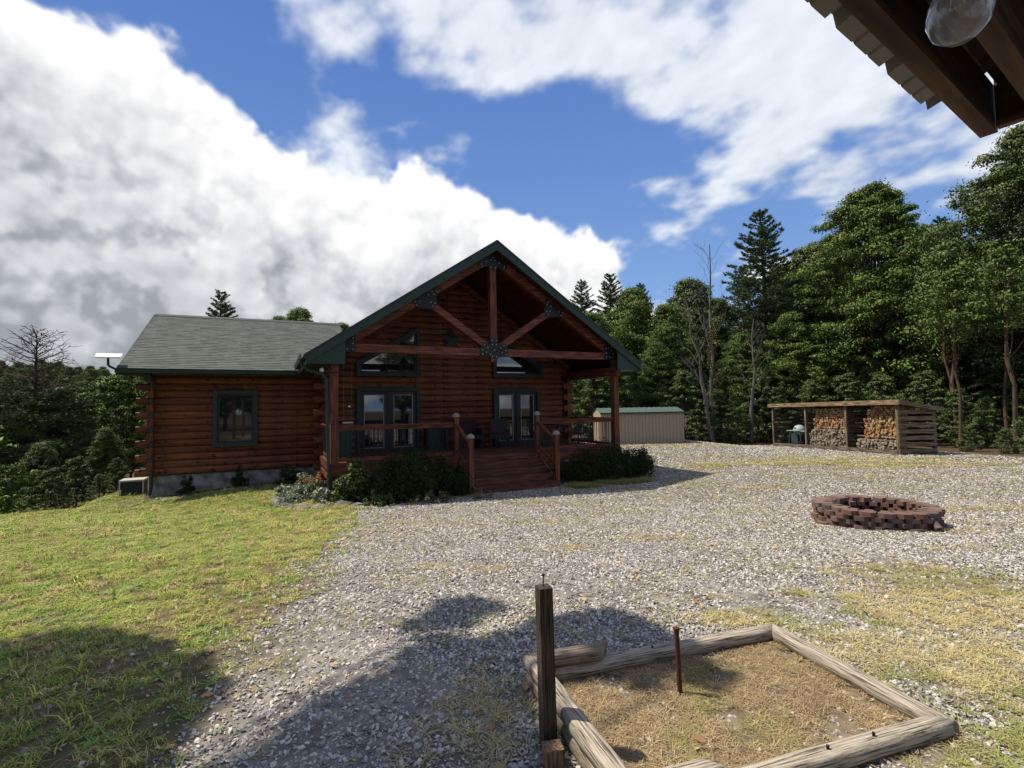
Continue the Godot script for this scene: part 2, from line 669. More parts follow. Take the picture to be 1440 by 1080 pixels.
func make_gravel() -> void:
	var r := RandomNumberGenerator.new()
	r.seed = 4242
	var kinds := 4
	var xf := []
	var cols := []
	for k in kinds:
		xf.append([])
		cols.append(PackedColorArray())
	# rings of depth: nearest z, farthest z, stones per square metre, size
	for band in [[-0.9, -4.0, 4500.0, 0.0128], [-4.0, -7.0, 2800.0, 0.0140], [-7.0, -11.0, 1500.0, 0.0175], [-11.0, -17.0, 800.0, 0.0215], [-17.0, -30.5, 260.0, 0.0320]]:
		var x0: float = maxf(-1.25 * -band[1] - 1.0, -7.0)
		var x1: float = minf(1.25 * -band[1] + 1.5, 19.0)
		var count := int((x1 - x0) * (band[0] - band[1]) * band[2])
		for i in count:
			var x := r.randf_range(x0, x1)
			var z := r.randf_range(band[1], band[0])
			if absf(x) > 1.25 * -z + 1.5:
				continue
			var l := lawn(x, z)
			if l > -0.5 and r.randf() < sm(-0.5, 0.35, l) * 0.955:
				continue
			if l > 1.6 or under_house(x, z):
				continue
			if in_pit(x, z):
				if r.randf() < 0.80:
					continue
			elif r.randf() < patch(x, z) * 0.72:
				continue
			if in_woods(x, z) > 0.4 or r.randf() < 0.45 * sm(0.05, 0.35, n_ground.get_noise_2d(x * 25.0 + 900.0, z * 45.0)):
				continue
			var s: float = band[3] * (0.45 + 1.15 * pow(r.randf(), 2.2))
			var b := Basis.from_euler(Vector3(r.randf_range(-0.8, 0.8), r.randf() * TAU, r.randf_range(-0.8, 0.8))).scaled_local(Vector3(s, s * r.randf_range(0.6, 1.0), s))
			var k := r.randi() % kinds
			xf[k].append(Transform3D(b, on_ground(x, z, s * 0.22)))
			var v := lerpf(0.17, 0.52, pow(r.randf(), 1.15))
			var c := Color(v * 1.0, v * 0.955, v * 0.89)
			var pick := r.randf()
			if pick < 0.16:
				c = Color(v * 1.05, v * 0.93, v * 0.80)
			elif pick < 0.3:
				c = Color(v * 0.97, v * 0.96, v * 0.95)
			elif pick < 0.35:
				c = Color(0.54, 0.515, 0.47)
			cols[k].append(c)
	var root := Node3D.new()
	root.name = "gravel"
	add_child(root)
	tag(root, "loose grey crushed stone covering the clearing", "gravel", "", "stuff")
	var m := tinted(0.85)
	for k in kinds:
		multi("stone", chip(900 + k), m, xf[k], cols[k], root).set_meta("kind", "stuff")
	print("gravel ", xf[0].size() * 4)

func tuft(seed_: int, blades: int, h: float, lean: float, wide: float) -> ArrayMesh:
	var r := RandomNumberGenerator.new()
	r.seed = seed_
	var st := begin()
	for i in blades:
		var a := r.randf() * TAU
		var d := Vector3(cos(a), 0, sin(a))
		var s := Vector3(-d.z, 0, d.x) * wide * r.randf_range(0.6, 1.2)
		var p := Vector3(r.randf_range(-1, 1), 0, r.randf_range(-1, 1)) * h * 0.55
		var hh := h * r.randf_range(0.5, 1.2)
		var q := p + d * lean * hh * r.randf_range(0.2, 0.7) + Vector3.UP * hh * 0.6
		var e := q + d * lean * hh * r.randf_range(0.4, 1.0) + Vector3.UP * hh * 0.35 * r.randf_range(-0.2, 1.0)
		quad(st, p - s, p + s, q + s * 0.7, q - s * 0.7)
		tri(st, q - s * 0.7, q + s * 0.7, e)
	return st.commit()

func make_grass() -> void:
	var r := RandomNumberGenerator.new()
	r.seed = 99
	var m := tinted(0.8)
	m.backlight_enabled = true
	m.backlight = Color(0.35, 0.35, 0.35)
	var meshes := [tuft(1, 9, 0.055, 1.0, 0.0035), tuft(2, 10, 0.075, 0.9, 0.0035), tuft(3, 10, 0.05, 1.7, 0.0028), tuft(4, 7, 0.032, 2.2, 0.010)]
	var xf := [[], [], [], []]
	var cols := [PackedColorArray(), PackedColorArray(), PackedColorArray(), PackedColorArray()]
	# the lawn
	for band in [[-1.2, -4.5, 2300.0, 0.72], [-4.5, -8.0, 1500.0, 0.85], [-8.0, -15.0, 700.0, 1.15]]:
		var x0: float = maxf(1.2 * band[1] - 1.5, -16.0)
		var x1 := -0.8
		var count := int((x1 - x0) * (band[0] - band[1]) * band[2])
		for i in count:
			var x := r.randf_range(x0, x1)
			var z := r.randf_range(band[1], band[0])
			if absf(x) > 1.2 * -z + 1.5:
				continue
			var l := lawn(x, z)
			var dry := n_ground.get_noise_2d(x * 45.0 + 300.0, z * 45.0)
			var bare := n_ground.get_noise_2d(x * 130.0, z * 130.0 + 500.0)
			var keep := sm(-0.35, 0.5, l) * (0.95 if z < -7.0 else 0.80)
			# thin and bare where the lawn runs out into the gravel near the pavilion
			keep *= 1.0 - lerpf(0.4, 0.85, sm(-9.0, -5.0, z)) * sm(0.0, 0.24, bare)
			keep *= 1.0 - 0.62 * sm(2.0, 0.2, l) * sm(-7.0, -4.0, z)
			if r.randf() > keep or under_house(x, z):
				continue
			var g := Color(0.14, 0.23, 0.035).lerp(Color(0.30, 0.34, 0.07), r.randf())
			var yellow := clampf(0.22 + 1.0 * dry + 0.5 * sm(2.0, 0.0, l), 0.0, 1.0)
			g = g.lerp(Color(0.46, 0.39, 0.13), yellow * r.randf())
			if r.randf() < 0.12 + 0.3 * sm(0.0, 0.2, bare):
				g = Color(0.40, 0.30, 0.17)
			g = g * r.randf_range(0.6, 1.45)
			var k := 0 if r.randf() < 0.6 else 1
			if n_ground.get_noise_2d(x * 70.0 + 640.0, z * 70.0) > 0.2 and r.randf() < 0.35:
				k = 3
				g = Color(0.12, 0.20, 0.05) * r.randf_range(0.8, 1.3)
			var s: float = band[3] * r.randf_range(0.55, 1.3) * (1.0 + 0.5 * n_ground.get_noise_2d(x * 100.0, z * 100.0 + 77.0))
			if r.randf() < 0.015:
				s *= 1.9
			xf[k].append(Transform3D(Basis(Vector3.UP, r.randf() * TAU).scaled(Vector3(s, s * r.randf_range(0.5, 1.0), s)), on_ground(x, z, -0.004)))
			cols[k].append(g)
	# tufts in the gravel, the pit and at the foot of the stairs
	for p in patches:
		var near := -float(p[1])
		var many := int(p[2] * p[3] * 4.0 * clampf(14000.0 / (near * near), 130.0, 1200.0))
		for i in many:
			var x: float = p[0] + r.randf_range(-1.5, 1.5) * p[2]
			var z: float = p[1] + r.randf_range(-1.5, 1.5) * p[3]
			if r.randf() > patch(x, z) * 0.9 or in_pit(x, z) or under_house(x, z):
				continue
			var g := Color(0.36, 0.30, 0.14).lerp(Color(0.50, 0.43, 0.21), r.randf())
			if n_ground.get_noise_2d(x * 40.0 + 80.0, z * 40.0) > 0.12:
				g = g.lerp(Color(0.20, 0.23, 0.05), 0.75)
			var s := r.randf_range(0.6, 1.3) * clampf(near / 9.0, 0.8, 1.7)
			var k := 2 if r.randf() < 0.65 else 0
			xf[k].append(Transform3D(Basis(Vector3.UP, r.randf() * TAU).scaled(Vector3(s, s * 0.7, s)), on_ground(x, z, -0.002)))
			cols[k].append(g)
	for i in 11000:
		var x := r.randf_range(0.0, 2.2)
		var z := r.randf_range(-3.6, -1.9)
		if not in_pit(x, z) or n_ground.get_noise_2d(x * 150.0, z * 150.0) > 0.22:
			continue
		var g := Color(0.21, 0.145, 0.085).lerp(Color(0.44, 0.34, 0.19), r.randf()) * r.randf_range(0.6, 1.3)
		if n_ground.get_noise_2d(x * 80.0 + 30.0, z * 80.0) > 0.2 and r.randf() < 0.6:
			g = g.lerp(Color(0.24, 0.25, 0.06), 0.6)
		var s := r.randf_range(0.4, 0.8)
		xf[2 if r.randf() < 0.6 else 0].append(Transform3D(Basis(Vector3.UP, r.randf() * TAU).scaled(Vector3(s, s * 0.8, s)), on_ground(x, z, -0.002)))
		cols[2 if xf[2].size() > cols[2].size() else 0].append(g)
	# grass along the front of the right hand shrubs and in the thin shade
	for i in 2600:
		var a := r.randf_range(5.8, 8.6)
		var b := r.randf_range(-1.9, -1.0)
		var p := house_point(a, b)
		if n_ground.get_noise_2d(p.x * 60.0, p.z * 60.0) > 0.1:
			continue
		var s := r.randf_range(0.9, 1.7)
		xf[1].append(Transform3D(Basis(Vector3.UP, r.randf() * TAU).scaled(Vector3(s, s, s)), on_ground(p.x, p.z, -0.004)))
		cols[1].append(Color(0.17, 0.19, 0.05).lerp(Color(0.28, 0.25, 0.08), r.randf()))
	# thin straw and stray blades over the gravel
	for i in 62000:
		var z := -sqrt(r.randf_range(4.0, 480.0))
		var x := r.randf_range(-1.5, 1.05) * z * -1.0
		if lawn(x, z) > -0.1 or in_pit(x, z) or under_house(x, z) or x > 18.0:
			continue
		if r.randf() > 0.12 + 0.88 * sm(-0.03, 0.28, n_ground.get_noise_2d(x * 22.0 + 60.0, z * 40.0 + 11.0)):
			continue
		var s := r.randf_range(0.35, 0.9) * clampf(-z / 9.0, 0.8, 1.7)
		xf[2].append(Transform3D(Basis(Vector3.UP, r.randf() * TAU).scaled(Vector3(s, s * 0.6, s)), on_ground(x, z, 0.004)))
		cols[2].append(Color(0.36, 0.29, 0.13).lerp(Color(0.22, 0.24, 0.07), r.randf()))
	var root := Node3D.new()
	root.name = "grass"
	add_child(root)
	tag(root, "short green lawn and dry yellow tufts growing through the gravel", "grass", "", "stuff")
	for k in 4:
		multi("grass_tuft", meshes[k], m, xf[k], cols[k], root).set_meta("kind", "stuff")
	# fallen leaves
	var lx := []
	var lc := PackedColorArray()
	var lst := begin()
	quad(lst, Vector3(-0.5, 0.0, 0), Vector3(0, 0.10, 0.32), Vector3(0.55, -0.04, 0.0), Vector3(0, 0.10, -0.32))
	for i in 700:
		var z := -sqrt(r.randf_range(3.0, 190.0))
		var x := r.randf_range(-1.2, 1.1) * -z
		if under_house(x, z) or x < -11.0:
			continue
		var s := r.randf_range(0.03, 0.075)
		lx.append(Transform3D(Basis.from_euler(Vector3(r.randfn() * 0.3, r.randf() * TAU, r.randfn() * 0.3)).scaled_local(Vector3(s, s, s)), on_ground(x, z, 0.025)))
		lc.append(Color(0.26, 0.14, 0.06).lerp(Color(0.40, 0.28, 0.15), r.randf()))
	var fallen := multi("fallen_leaves", lst.commit(), m, lx, lc)
	tag(fallen, "dry brown leaves scattered over lawn and gravel", "leaves", "", "stuff")
	print("grass ", xf[0].size() + xf[1].size() + xf[2].size())

func house_point(a: float, b: float, y := 0.0) -> Vector3:
	var c := cos(deg_to_rad(HOUSE_TURN))
	var s := sin(deg_to_rad(HOUSE_TURN))
	return HOUSE_AT + Vector3(a * c - b * s, y, -a * s - b * c)

# ------------------------------------------------------------------ the cabin
# house axes: x along the front, y up, z towards the viewer of the front (so "b" metres behind the porch front is z = -b)
const APEX_X := 4.3
const SLOPE := 0.672
var W := {}

func roof_top(a: float) -> float:
	return 6.84 - SLOPE * absf(a - APEX_X)

func log_outline() -> PackedVector2Array:
	# section in (z, y): flat back, round front; course height 0.2
	var p := PackedVector2Array()
	for k in 9:
		var t := -PI / 2.0 + PI * k / 8.0
		p.append(Vector2(0.040 * cos(t), 0.0988 * sin(t)))
	p.append(Vector2(-0.12, 0.0985))
	p.append(Vector2(-0.12, -0.0985))
	return p

# log along x
func add_log(parent: Node, x0: float, x1: float, y: float, z: float, m: Material) -> void:
	# outline is (toward the viewer, up); push along -x .. turn so that z of the prism runs along the log
	var t := Transform3D(Basis(Vector3(0, 0, 1), Vector3(0, 1, 0), Vector3(-1, 0, 0)), Vector3(0, y, z))
	put("log", prism_mesh(log_outline(), -x1, -x0, t, true), m, parent)

# log along z, round side facing -x (side = -1) or +x
func add_side_log(parent: Node, z0: float, z1: float, y: float, x: float, side: float, m: Material) -> void:
	var o := log_outline()
	if side < 0.0:
		for i in o.size():
			o[i] = Vector2(-o[i].x, o[i].y)
		o.reverse()
	put("log", prism_mesh(o, z0, z1, Transform3D(Basis(), Vector3(x, y, 0)), true), m, parent)

func spans(lo: float, hi: float, cuts: Array) -> Array:
	var out := [[lo, hi]]
	for c in cuts:
		var nxt := []
		for s in out:
			if c[1] <= s[0] or c[0] >= s[1]:
				nxt.append(s)
				continue
			if c[0] > s[0]:
				nxt.append([s[0], c[0]])
			if c[1] < s[1]:
				nxt.append([c[1], s[1]])
		out = nxt
	return out

# courses of overlapping shingle tabs over a slope: p at the eave corner, run along the eave, rise up the slope.
# Each tab goes at random into one of three meshes, one for each plain colour the shingles come in.
func lay_shingles(parent: Node, p: Vector3, run: Vector3, rise: Vector3, seed_: int) -> void:
	var r := RandomNumberGenerator.new()
	r.seed = seed_
	var tabs := [begin(), begin(), begin()]
	var u := run.normalized()
	var v := rise.normalized()
	var n := u.cross(v).normalized()
	var flip := n.y < 0.0
	if flip:
		n = -n
	var course := 0.142
	var at := 0.0
	while at < rise.length() - 0.02:
		var upper := minf(at + course + 0.02, rise.length())
		var x := -r.randf() * 0.3
		while x < run.length():
			var w := r.randf_range(0.12, 0.36)
			var x0 := clampf(x, 0.0, run.length())
			var x1 := clampf(x + w, 0.0, run.length())
			x += w
			if x1 - x0 < 0.005:
				continue
			var lift := 0.010 + (0.005 if r.randf() < 0.45 else 0.0)
			var st: SurfaceTool = tabs[r.randi() % 3]
			var f := p + u * x0 + v * at
			var h := p + u * x1 + v * at
			var q := [f + n * lift, h + n * lift, p + u * x1 + v * upper + n * 0.003, p + u * x0 + v * upper + n * 0.003]
			if flip:
				quad(st, q[3], q[2], q[1], q[0])
				quad(st, q[0], q[1], h, f)
			else:
				quad(st, q[0], q[1], q[2], q[3])
				quad(st, f, h, q[1], q[0])
		at += course
	for k in 3:
		put("shingles", tabs[k].commit(), W.shingle[k], parent).set_meta("kind", "stuff")

func framed(st: SurfaceTool, pts: PackedVector2Array, wide: float, z0: float, z1: float) -> void:
	# mitred frame inside the outline pts (counter-clockwise)
	var inner := inset(pts, wide)
	var n := pts.size()
	for i in n:
		var j := (i + 1) % n
		prism(st, PackedVector2Array([pts[i], pts[j], inner[j], inner[i]]), z0, z1)

func inset(pts: PackedVector2Array, w: float) -> PackedVector2Array:
	var n := pts.size()
	var out := PackedVector2Array()
	for i in n:
		var e0 := (pts[i] - pts[(i + n - 1) % n]).normalized()
		var e1 := (pts[(i + 1) % n] - pts[i]).normalized()
		var n0 := Vector2(-e0.y, e0.x)
		var n1 := Vector2(-e1.y, e1.x)
		var m := (n0 + n1).normalized()
		out.append(pts[i] + m * (w / maxf(0.25, m.dot(n0))))
	return out

func frame_mesh(pts: PackedVector2Array, wide: float, z0: float, z1: float) -> ArrayMesh:
	var st := begin()
	framed(st, pts, wide, z0, z1)
	return st.commit()

func rect(x0: float, y0: float, x1: float, y1: float) -> PackedVector2Array:
	return PackedVector2Array([Vector2(x0, y0), Vector2(x1, y0), Vector2(x1, y1), Vector2(x0, y1)])

func add_window(parent: Node, pts: PackedVector2Array, z: float) -> Node3D:
	var w := node("window", parent)
	put("trim", frame_mesh(pts, 0.11, z - 0.10, z + 0.085), W.trim, w)
	var inn := inset(pts, 0.111)
	put("sash", frame_mesh(inn, 0.05, z - 0.09, z + 0.03), W.sash, w)
	put("pane", prism_mesh(inset(inn, 0.049), z - 0.035, z - 0.02), W.glass, w)
	return w

func add_door(parent: Node, x0: float, x1: float, y0: float, y1: float, z: float) -> void:
	var d := node("french_door", parent)
	put("trim", frame_mesh(rect(x0, y0, x1, y1), 0.11, z - 0.10, z + 0.085), W.trim, d)
	var mid := (x0 + x1) * 0.5
	var st := begin()
	bx(st, Vector3(mid, (y0 + y1) * 0.5, z - 0.005), Vector3(0.07, y1 - y0 - 0.23, 0.09))
	put("mullion", st.commit(), W.sash, d)
	for s in [[x0 + 0.112, mid - 0.037], [mid + 0.037, x1 - 0.112]]:
		var leaf := put("door_leaf", frame_mesh(rect(s[0], y0 + 0.112, s[1], y1 - 0.112), 0.12, z - 0.06, z + 0.005), W.sash, d)
		put("pane", box_mesh(Vector3((s[0] + s[1]) * 0.5, (y0 + y1) * 0.5, z - 0.035), Vector3(s[1] - s[0] - 0.235, y1 - y0 - 0.46, 0.012)), W.glass, leaf)
		var slim := rect(s[0] + 0.115, y0 + 0.227, s[1] - 0.115, y1 - 0.227)
		put("glazing_bead", frame_mesh(slim, 0.014, z - 0.03, z + 0.012), W.bead, leaf)
	var hs := begin()
	bx(hs, Vector3(mid + 0.08, y0 + 0.98, z + 0.03), Vector3(0.035, 0.2, 0.02))
	bx(hs, Vector3(mid + 0.13, y0 + 1.0, z + 0.055), Vector3(0.12, 0.02, 0.02))
	put("handle", hs.commit(), W.black, d)

func add_plate(parent: Node, outline: PackedVector2Array, z: float, bolts: Array) -> void:
	var p := put("steel_plate", prism_mesh(outline, z, z + 0.012), W.black, parent)
	var st := begin()
	for b in bolts:
		lathe(st, PackedVector2Array([Vector2(0.017, 0.0), Vector2(0.017, 0.010), Vector2(0.010, 0.017), Vector2(0.0, 0.018)]), 6, Transform3D(Basis(Vector3(1, 0, 0), Vector3(0, 0, 1), Vector3(0, -1, 0)), Vector3(b.x, b.y, z + 0.012)))
	put("bolt_heads", st.commit(), W.bolt, p)

func around(c: Vector2, pts: Array) -> PackedVector2Array:
	var o := PackedVector2Array()
	for p in pts:
		o.append(c + p)
	return o

func make_cabin() -> void:
	var r := RandomNumberGenerator.new()
	r.seed = 31
	W.logs = []
	for c in [[0.205, 0.057, 0.021], [0.235, 0.072, 0.027], [0.17, 0.046, 0.018], [0.22, 0.075, 0.031], [0.185, 0.052, 0.019], [0.25, 0.084, 0.034]]:
		W.logs.append(wood(c[0], c[1], c[2], 0, 0.55, knot_tex))
	W.side_logs = []
	for c in [[0.17, 0.040, 0.015], [0.19, 0.046, 0.017]]:
		W.side_logs.append(wood(c[0], c[1], c[2], 2, 0.55))
	W.beam_x = wood(0.195, 0.060, 0.030, 0)
	W.beam_y = wood(0.19, 0.060, 0.032, 1)
	W.beam_z = wood(0.185, 0.057, 0.029, 2)
	W.deck = wood(0.14, 0.056, 0.038, 0, 0.7)
	W.green = mat(lin(0.016, 0.037, 0.030), 0.45)
	W.trim = mat(lin(0.022, 0.032, 0.030), 0.5)
	W.sash = mat(lin(0.018, 0.020, 0.024), 0.4)
	W.bead = mat(lin(0.35, 0.35, 0.34), 0.5)
	W.black = mat(lin(0.012, 0.012, 0.014), 0.45)
	W.bolt = mat(lin(0.36, 0.36, 0.37), 0.35)
	W.concrete = mat(lin(0.29, 0.28, 0.26), 0.9, blotch_tex, Vector3(0.6, 0.6, 0.6))
	W.cap = mat(lin(0.20, 0.195, 0.19), 0.5)
	W.glass = mat(lin(0.012, 0.014, 0.017), 0.03)
	W.glass.metallic_specular = 0.75
	W.glass.clearcoat_enabled = true
	W.glass.clearcoat = 1.0
	W.glass.clearcoat_roughness = 0.02
	W.shingle = [mat(lin(0.060, 0.072, 0.063), 0.92), mat(lin(0.070, 0.083, 0.073), 0.92), mat(lin(0.081, 0.094, 0.084), 0.92)]
	W.ceiling = wood(0.11, 0.028, 0.014, 2, 0.65)
	W.cap_shingle = mat(lin(0.06, 0.072, 0.064), 0.9)
	W.deck2 = wood(0.155, 0.057, 0.036, 0, 0.7)

	var h := thing("log_cabin", "red-brown log cabin with green roof and timber-truss gabled porch", "cabin", HOUSE_AT, HOUSE_TURN)

	# --- foundation
	put("foundation", box_mesh(Vector3(-2.25, -0.9, -8.2), Vector3(4.5, 2.62, 8.2)), W.concrete, h)
	put("foundation", box_mesh(Vector3(4.25, -0.9, -7.45), Vector3(8.3, 2.6, 9.1)), W.concrete, h)

	# --- gable wall behind the porch
	var gw := node("gable_wall", h)
	var zf := -2.8
	var n := 0
	for i in 40:
		var y := 0.51 + 0.2 * i
		var half := (roof_top(APEX_X) - 0.36 - (y + 0.1)) / SLOPE
		if half < 0.15:
			break
		var lo := maxf(0.0 - (0.26 if i % 2 == 0 else 0.0), APEX_X - half)
		var hi := minf(8.5 + (0.26 if i % 2 == 0 else 0.0), APEX_X + half)
		if y > 3.35:
			lo = maxf(0.0, APEX_X - half)
			hi = minf(8.5, APEX_X + half)
		var cuts := []
		if y > 0.75 and y < 2.85:
			cuts.append([0.95, 2.90])
			cuts.append([5.50, 7.28])
		if y > 3.18 and y < 4.85:
			var e := sm(3.6, 4.8, y)
			var x0 := 0.95 + maxf(0.0, (y + 0.1 - 3.68) / 0.597)
			if x0 < 2.9:
				cuts.append([x0, 2.91])
				cuts.append([5.50, 7.45 - (x0 - 0.95)])
		for s in spans(lo, hi, cuts):
			# long walls are laid from butted logs
			var x: float = s[0]
			while x < s[1] - 0.01:
				var e2: float = minf(s[1], x + r.randf_range(2.2, 4.4))
				if s[1] - e2 < 0.6:
					e2 = s[1]
				add_log(gw, x + 0.002, e2 - 0.002, y, zf - 0.06, W.logs[n % 6])
				n += 1 + r.randi() % 2
				x = e2
	put("inner_wall", prism_mesh(PackedVector2Array([Vector2(0.1, 0.4), Vector2(8.4, 0.4), Vector2(8.4, 3.6), Vector2(APEX_X, 6.45), Vector2(0.1, 3.6)]), zf - 0.30, zf - 0.181), W.black, gw)
	# trim boards under the sloping ceiling, against the wall
	for s: float in [-1.0, 1.0]:
		put("rake_trim", bar_mesh(Vector3(APEX_X + s * 0.02, roof_top(APEX_X) - 0.44, zf + 0.06), Vector3(APEX_X + s * 4.2, roof_top(APEX_X + 4.2) - 0.44, zf + 0.06), 0.11, 0.17), W.beam_x, gw)

	# --- long side walls of the main body
	var lw := node("side_wall", h)
	for i in 15:
		var y := 0.51 + 0.2 * i
		var z1 := -2.78 + (0.26 if i % 2 == 1 else 0.0)
		add_side_log(lw, -12.0, z1, y, 0.062, -1.0, W.side_logs[i % 2])
		add_side_log(lw, -12.0, z1, y, 8.44, 1.0, W.side_logs[(i + 1) % 2])
	put("back_wall", prism_mesh(PackedVector2Array([Vector2(0.1, 0.4), Vector2(8.4, 0.4), Vector2(8.4, 3.6), Vector2(APEX_X, 6.45), Vector2(0.1, 3.6)]), -12.0, -11.8), W.logs[0], lw)

	# --- the wing
	var ww := node("wing_wall", h)
	for i in 15:
		var y := 0.52 + 0.2 * i
		var lo := -4.55 - (0.27 if i % 2 == 0 else 0.0)
		var cuts := []
		if y > 1.18 and y < 2.8:
			cuts.append([-2.94, -1.79])
		for s in spans(lo, -0.02, cuts):
			var x: float = s[0]
			while x < s[1] - 0.01:
				var e2: float = minf(s[1], x + r.randf_range(1.6, 3.6))
				if s[1] - e2 < 0.5:
					e2 = s[1]
				add_log(ww, x + 0.002, e2 - 0.002, y, -4.06, W.logs[n % 6])
				n += 1 + r.randi() % 2
				x = e2
		add_side_log(ww, -12.3, -4.0 + (0.24 if i % 2 == 1 else -0.1), y, -4.48, -1.0, W.side_logs[i % 2])
	put("inner_wall", box_mesh(Vector3(-2.25, 2.0, -4.27), Vector3(4.4, 3.1, 0.1)), W.black, ww)
	add_window(ww, rect(-2.95, 1.16, -1.78, 2.82), -4.0)
	put("back_wall", prism_mesh(PackedVector2Array([Vector2(4.0, 0.4), Vector2(12.3, 0.4), Vector2(12.3, 3.5), Vector2(8.15, 5.4), Vector2(4.0, 3.5)]), -4.45, -4.36, Transform3D(Basis(Vector3(0, 0, -1), Vector3.UP, Vector3(1, 0, 0)), Vector3.ZERO)), W.side_logs[0], ww)

	# --- openings under the porch
	add_door(gw, 0.94, 2.91, 0.76, 2.86, zf)
	add_door(gw, 5.49, 7.29, 0.80, 2.83, zf)
	add_window(gw, PackedVector2Array([Vector2(0.94, 3.21), Vector2(2.92, 3.21), Vector2(2.92, 4.84), Vector2(0.94, 3.66)]), zf)
	add_window(gw, PackedVector2Array([Vector2(5.48, 3.21), Vector2(7.46, 3.21), Vector2(7.46, 3.66), Vector2(5.48, 4.84)]), zf)

	# --- main roof: two slabs with shingles, ceiling, fascia
	var rf := node("main_roof", h)
	var zb := -12.6
	var zr := 0.42
	for s: float in [-1.0, 1.0]:
		var eave := Vector3(APEX_X + s * 4.97, roof_top(APEX_X + 4.97), 0)
		var ridge := Vector3(APEX_X, roof_top(APEX_X), 0)
		var nrm := Vector3(s * SLOPE, 1, 0).normalized()
		var st := begin()
		var o := PackedVector2Array([Vector2(eave.x, eave.y) , Vector2(ridge.x, ridge.y), Vector2(ridge.x, ridge.y - 0.13), Vector2(eave.x, eave.y - 0.13)])
		if s > 0.0:
			o.reverse()
		if Geometry2D.is_polygon_clockwise(o):
			o.reverse()
		prism(st, o, zb, zr - 0.03)
		put("roof_deck", st.commit(), W.ceiling, rf)
		var e3 := Vector3(eave.x - s * -0.03, eave.y - 0.02 + 0.02, zb)
		lay_shingles(rf, e3, Vector3(0, 0, zr - zb), Vector3(ridge.x - eave.x, ridge.y - eave.y, 0), 50 + int(s))
		# green fascia board along the rake and along the eave
		put("rake_fascia", prism_mesh(PackedVector2Array([Vector2(eave.x, eave.y - 0.21), Vector2(eave.x, eave.y + 0.005), Vector2(ridge.x, ridge.y + 0.005), Vector2(ridge.x, ridge.y - 0.25)]) if s > 0.0 else PackedVector2Array([Vector2(ridge.x, ridge.y - 0.25), Vector2(ridge.x, ridge.y + 0.005), Vector2(eave.x, eave.y + 0.005), Vector2(eave.x, eave.y - 0.21)]), zr - 0.028, zr + 0.012), W.green, rf)
		put("drip_edge", bar_mesh(Vector3(eave.x, eave.y + 0.012, zr + 0.016), Vector3(ridge.x, ridge.y + 0.012, zr + 0.016), 0.012, 0.05), W.sash, rf)
		put("eave_fascia", box_mesh(Vector3(eave.x - s * 0.02, eave.y - 0.12, (zb + zr) * 0.5), Vector3(0.03, 0.2, zr - zb - 0.06)), W.green, rf)
		# boxed eave return at the front
		var x_in := APEX_X + s * 4.08
		var tip := Vector2(eave.x - s * 0.03, eave.y - 0.205)
		var bx_pts := PackedVector2Array([tip, Vector2(x_in, eave.y - 0.205), Vector2(x_in, roof_top(x_in) - 0.14), Vector2(tip.x, roof_top(tip.x) - 0.14)])
		if Geometry2D.is_polygon_clockwise(bx_pts):
			bx_pts.reverse()
		put("eave_return", prism_mesh(bx_pts, zr - 0.07, zr - 0.03), W.green, rf)
		put("soffit", box_mesh(Vector3((eave.x + x_in) * 0.5, eave.y - 0.20, (zb + zr) * 0.5 - 0.02), Vector3(absf(eave.x - x_in) - 0.07, 0.015, zr - zb - 0.12)), W.green, rf)
	put("ridge_cap", prism_mesh(PackedVector2Array([Vector2(-0.16, -0.09), Vector2(0.0, 0.012), Vector2(0.16, -0.09), Vector2(0.16, -0.07), Vector2(0.0, 0.035), Vector2(-0.16, -0.07)]), zb, zr + 0.02, Transform3D(Basis(), Vector3(APEX_X, roof_top(APEX_X), 0))), W.cap_shingle, rf)

	# --- wing roof
	var wr := node("wing_roof", h)
	var we := Vector3(-5.12, 3.40, -3.5)
	var wt := Vector3(-5.12, 5.66, -8.2)
	var wb := Vector3(-5.12, 3.40, -12.9)
	var long := 6.2
	var rise := wt - we
	var deck := PackedVector2Array([Vector2(3.5, 3.39), Vector2(3.5, 3.25), Vector2(8.2, 5.51), Vector2(12.9, 3.25), Vector2(12.9, 3.39), Vector2(8.2, 5.65)])
	if Geometry2D.is_polygon_clockwise(deck):
		deck.reverse()
	put("roof_deck", prism_mesh(deck, -5.10, 1.0, Transform3D(Basis(Vector3(0, 0, -1), Vector3.UP, Vector3(1, 0, 0)), Vector3.ZERO)), W.ceiling, wr)
	# the front slope stops where the main roof covers it
	lay_shingles(wr, we, Vector3(long, 0, 0), rise, 61)
	lay_shingles(wr, wb, Vector3(long, 0, 0), wt - wb, 62)
	put("rake_fascia", bar_mesh(we + Vector3(-0.02, -0.09, 0), wt + Vector3(-0.02, -0.09, 0), 0.03, 0.19, Vector3.UP), W.green, wr)
	put("rake_fascia", bar_mesh(wb + Vector3(-0.02, -0.09, 0), wt + Vector3(-0.02, -0.09, 0), 0.03, 0.19, Vector3.UP), W.green, wr)
	put("ridge_cap", prism_mesh(PackedVector2Array([Vector2(-0.16, -0.07), Vector2(0.0, 0.015), Vector2(0.16, -0.07), Vector2(0.16, -0.05), Vector2(0.0, 0.04), Vector2(-0.16, -0.05)]), -5.12, 1.2, Transform3D(Basis(Vector3(0, 0, -1), Vector3.UP, Vector3(1, 0, 0)), Vector3(0, 5.66, -8.2))), W.cap_shingle, wr)
	put("soffit", box_mesh(Vector3(-2.7, 3.245, -3.76), Vector3(4.8, 0.02, 0.5)), W.green, wr)

	# --- gutters and downspouts
	var gut := PackedVector2Array([Vector2(-0.06, -0.05), Vector2(0.035, -0.06), Vector2(0.065, 0.05), Vector2(0.055, 0.05), Vector2(0.03, -0.045), Vector2(-0.05, -0.04), Vector2(-0.05, 0.05), Vector2(-0.06, 0.05)])
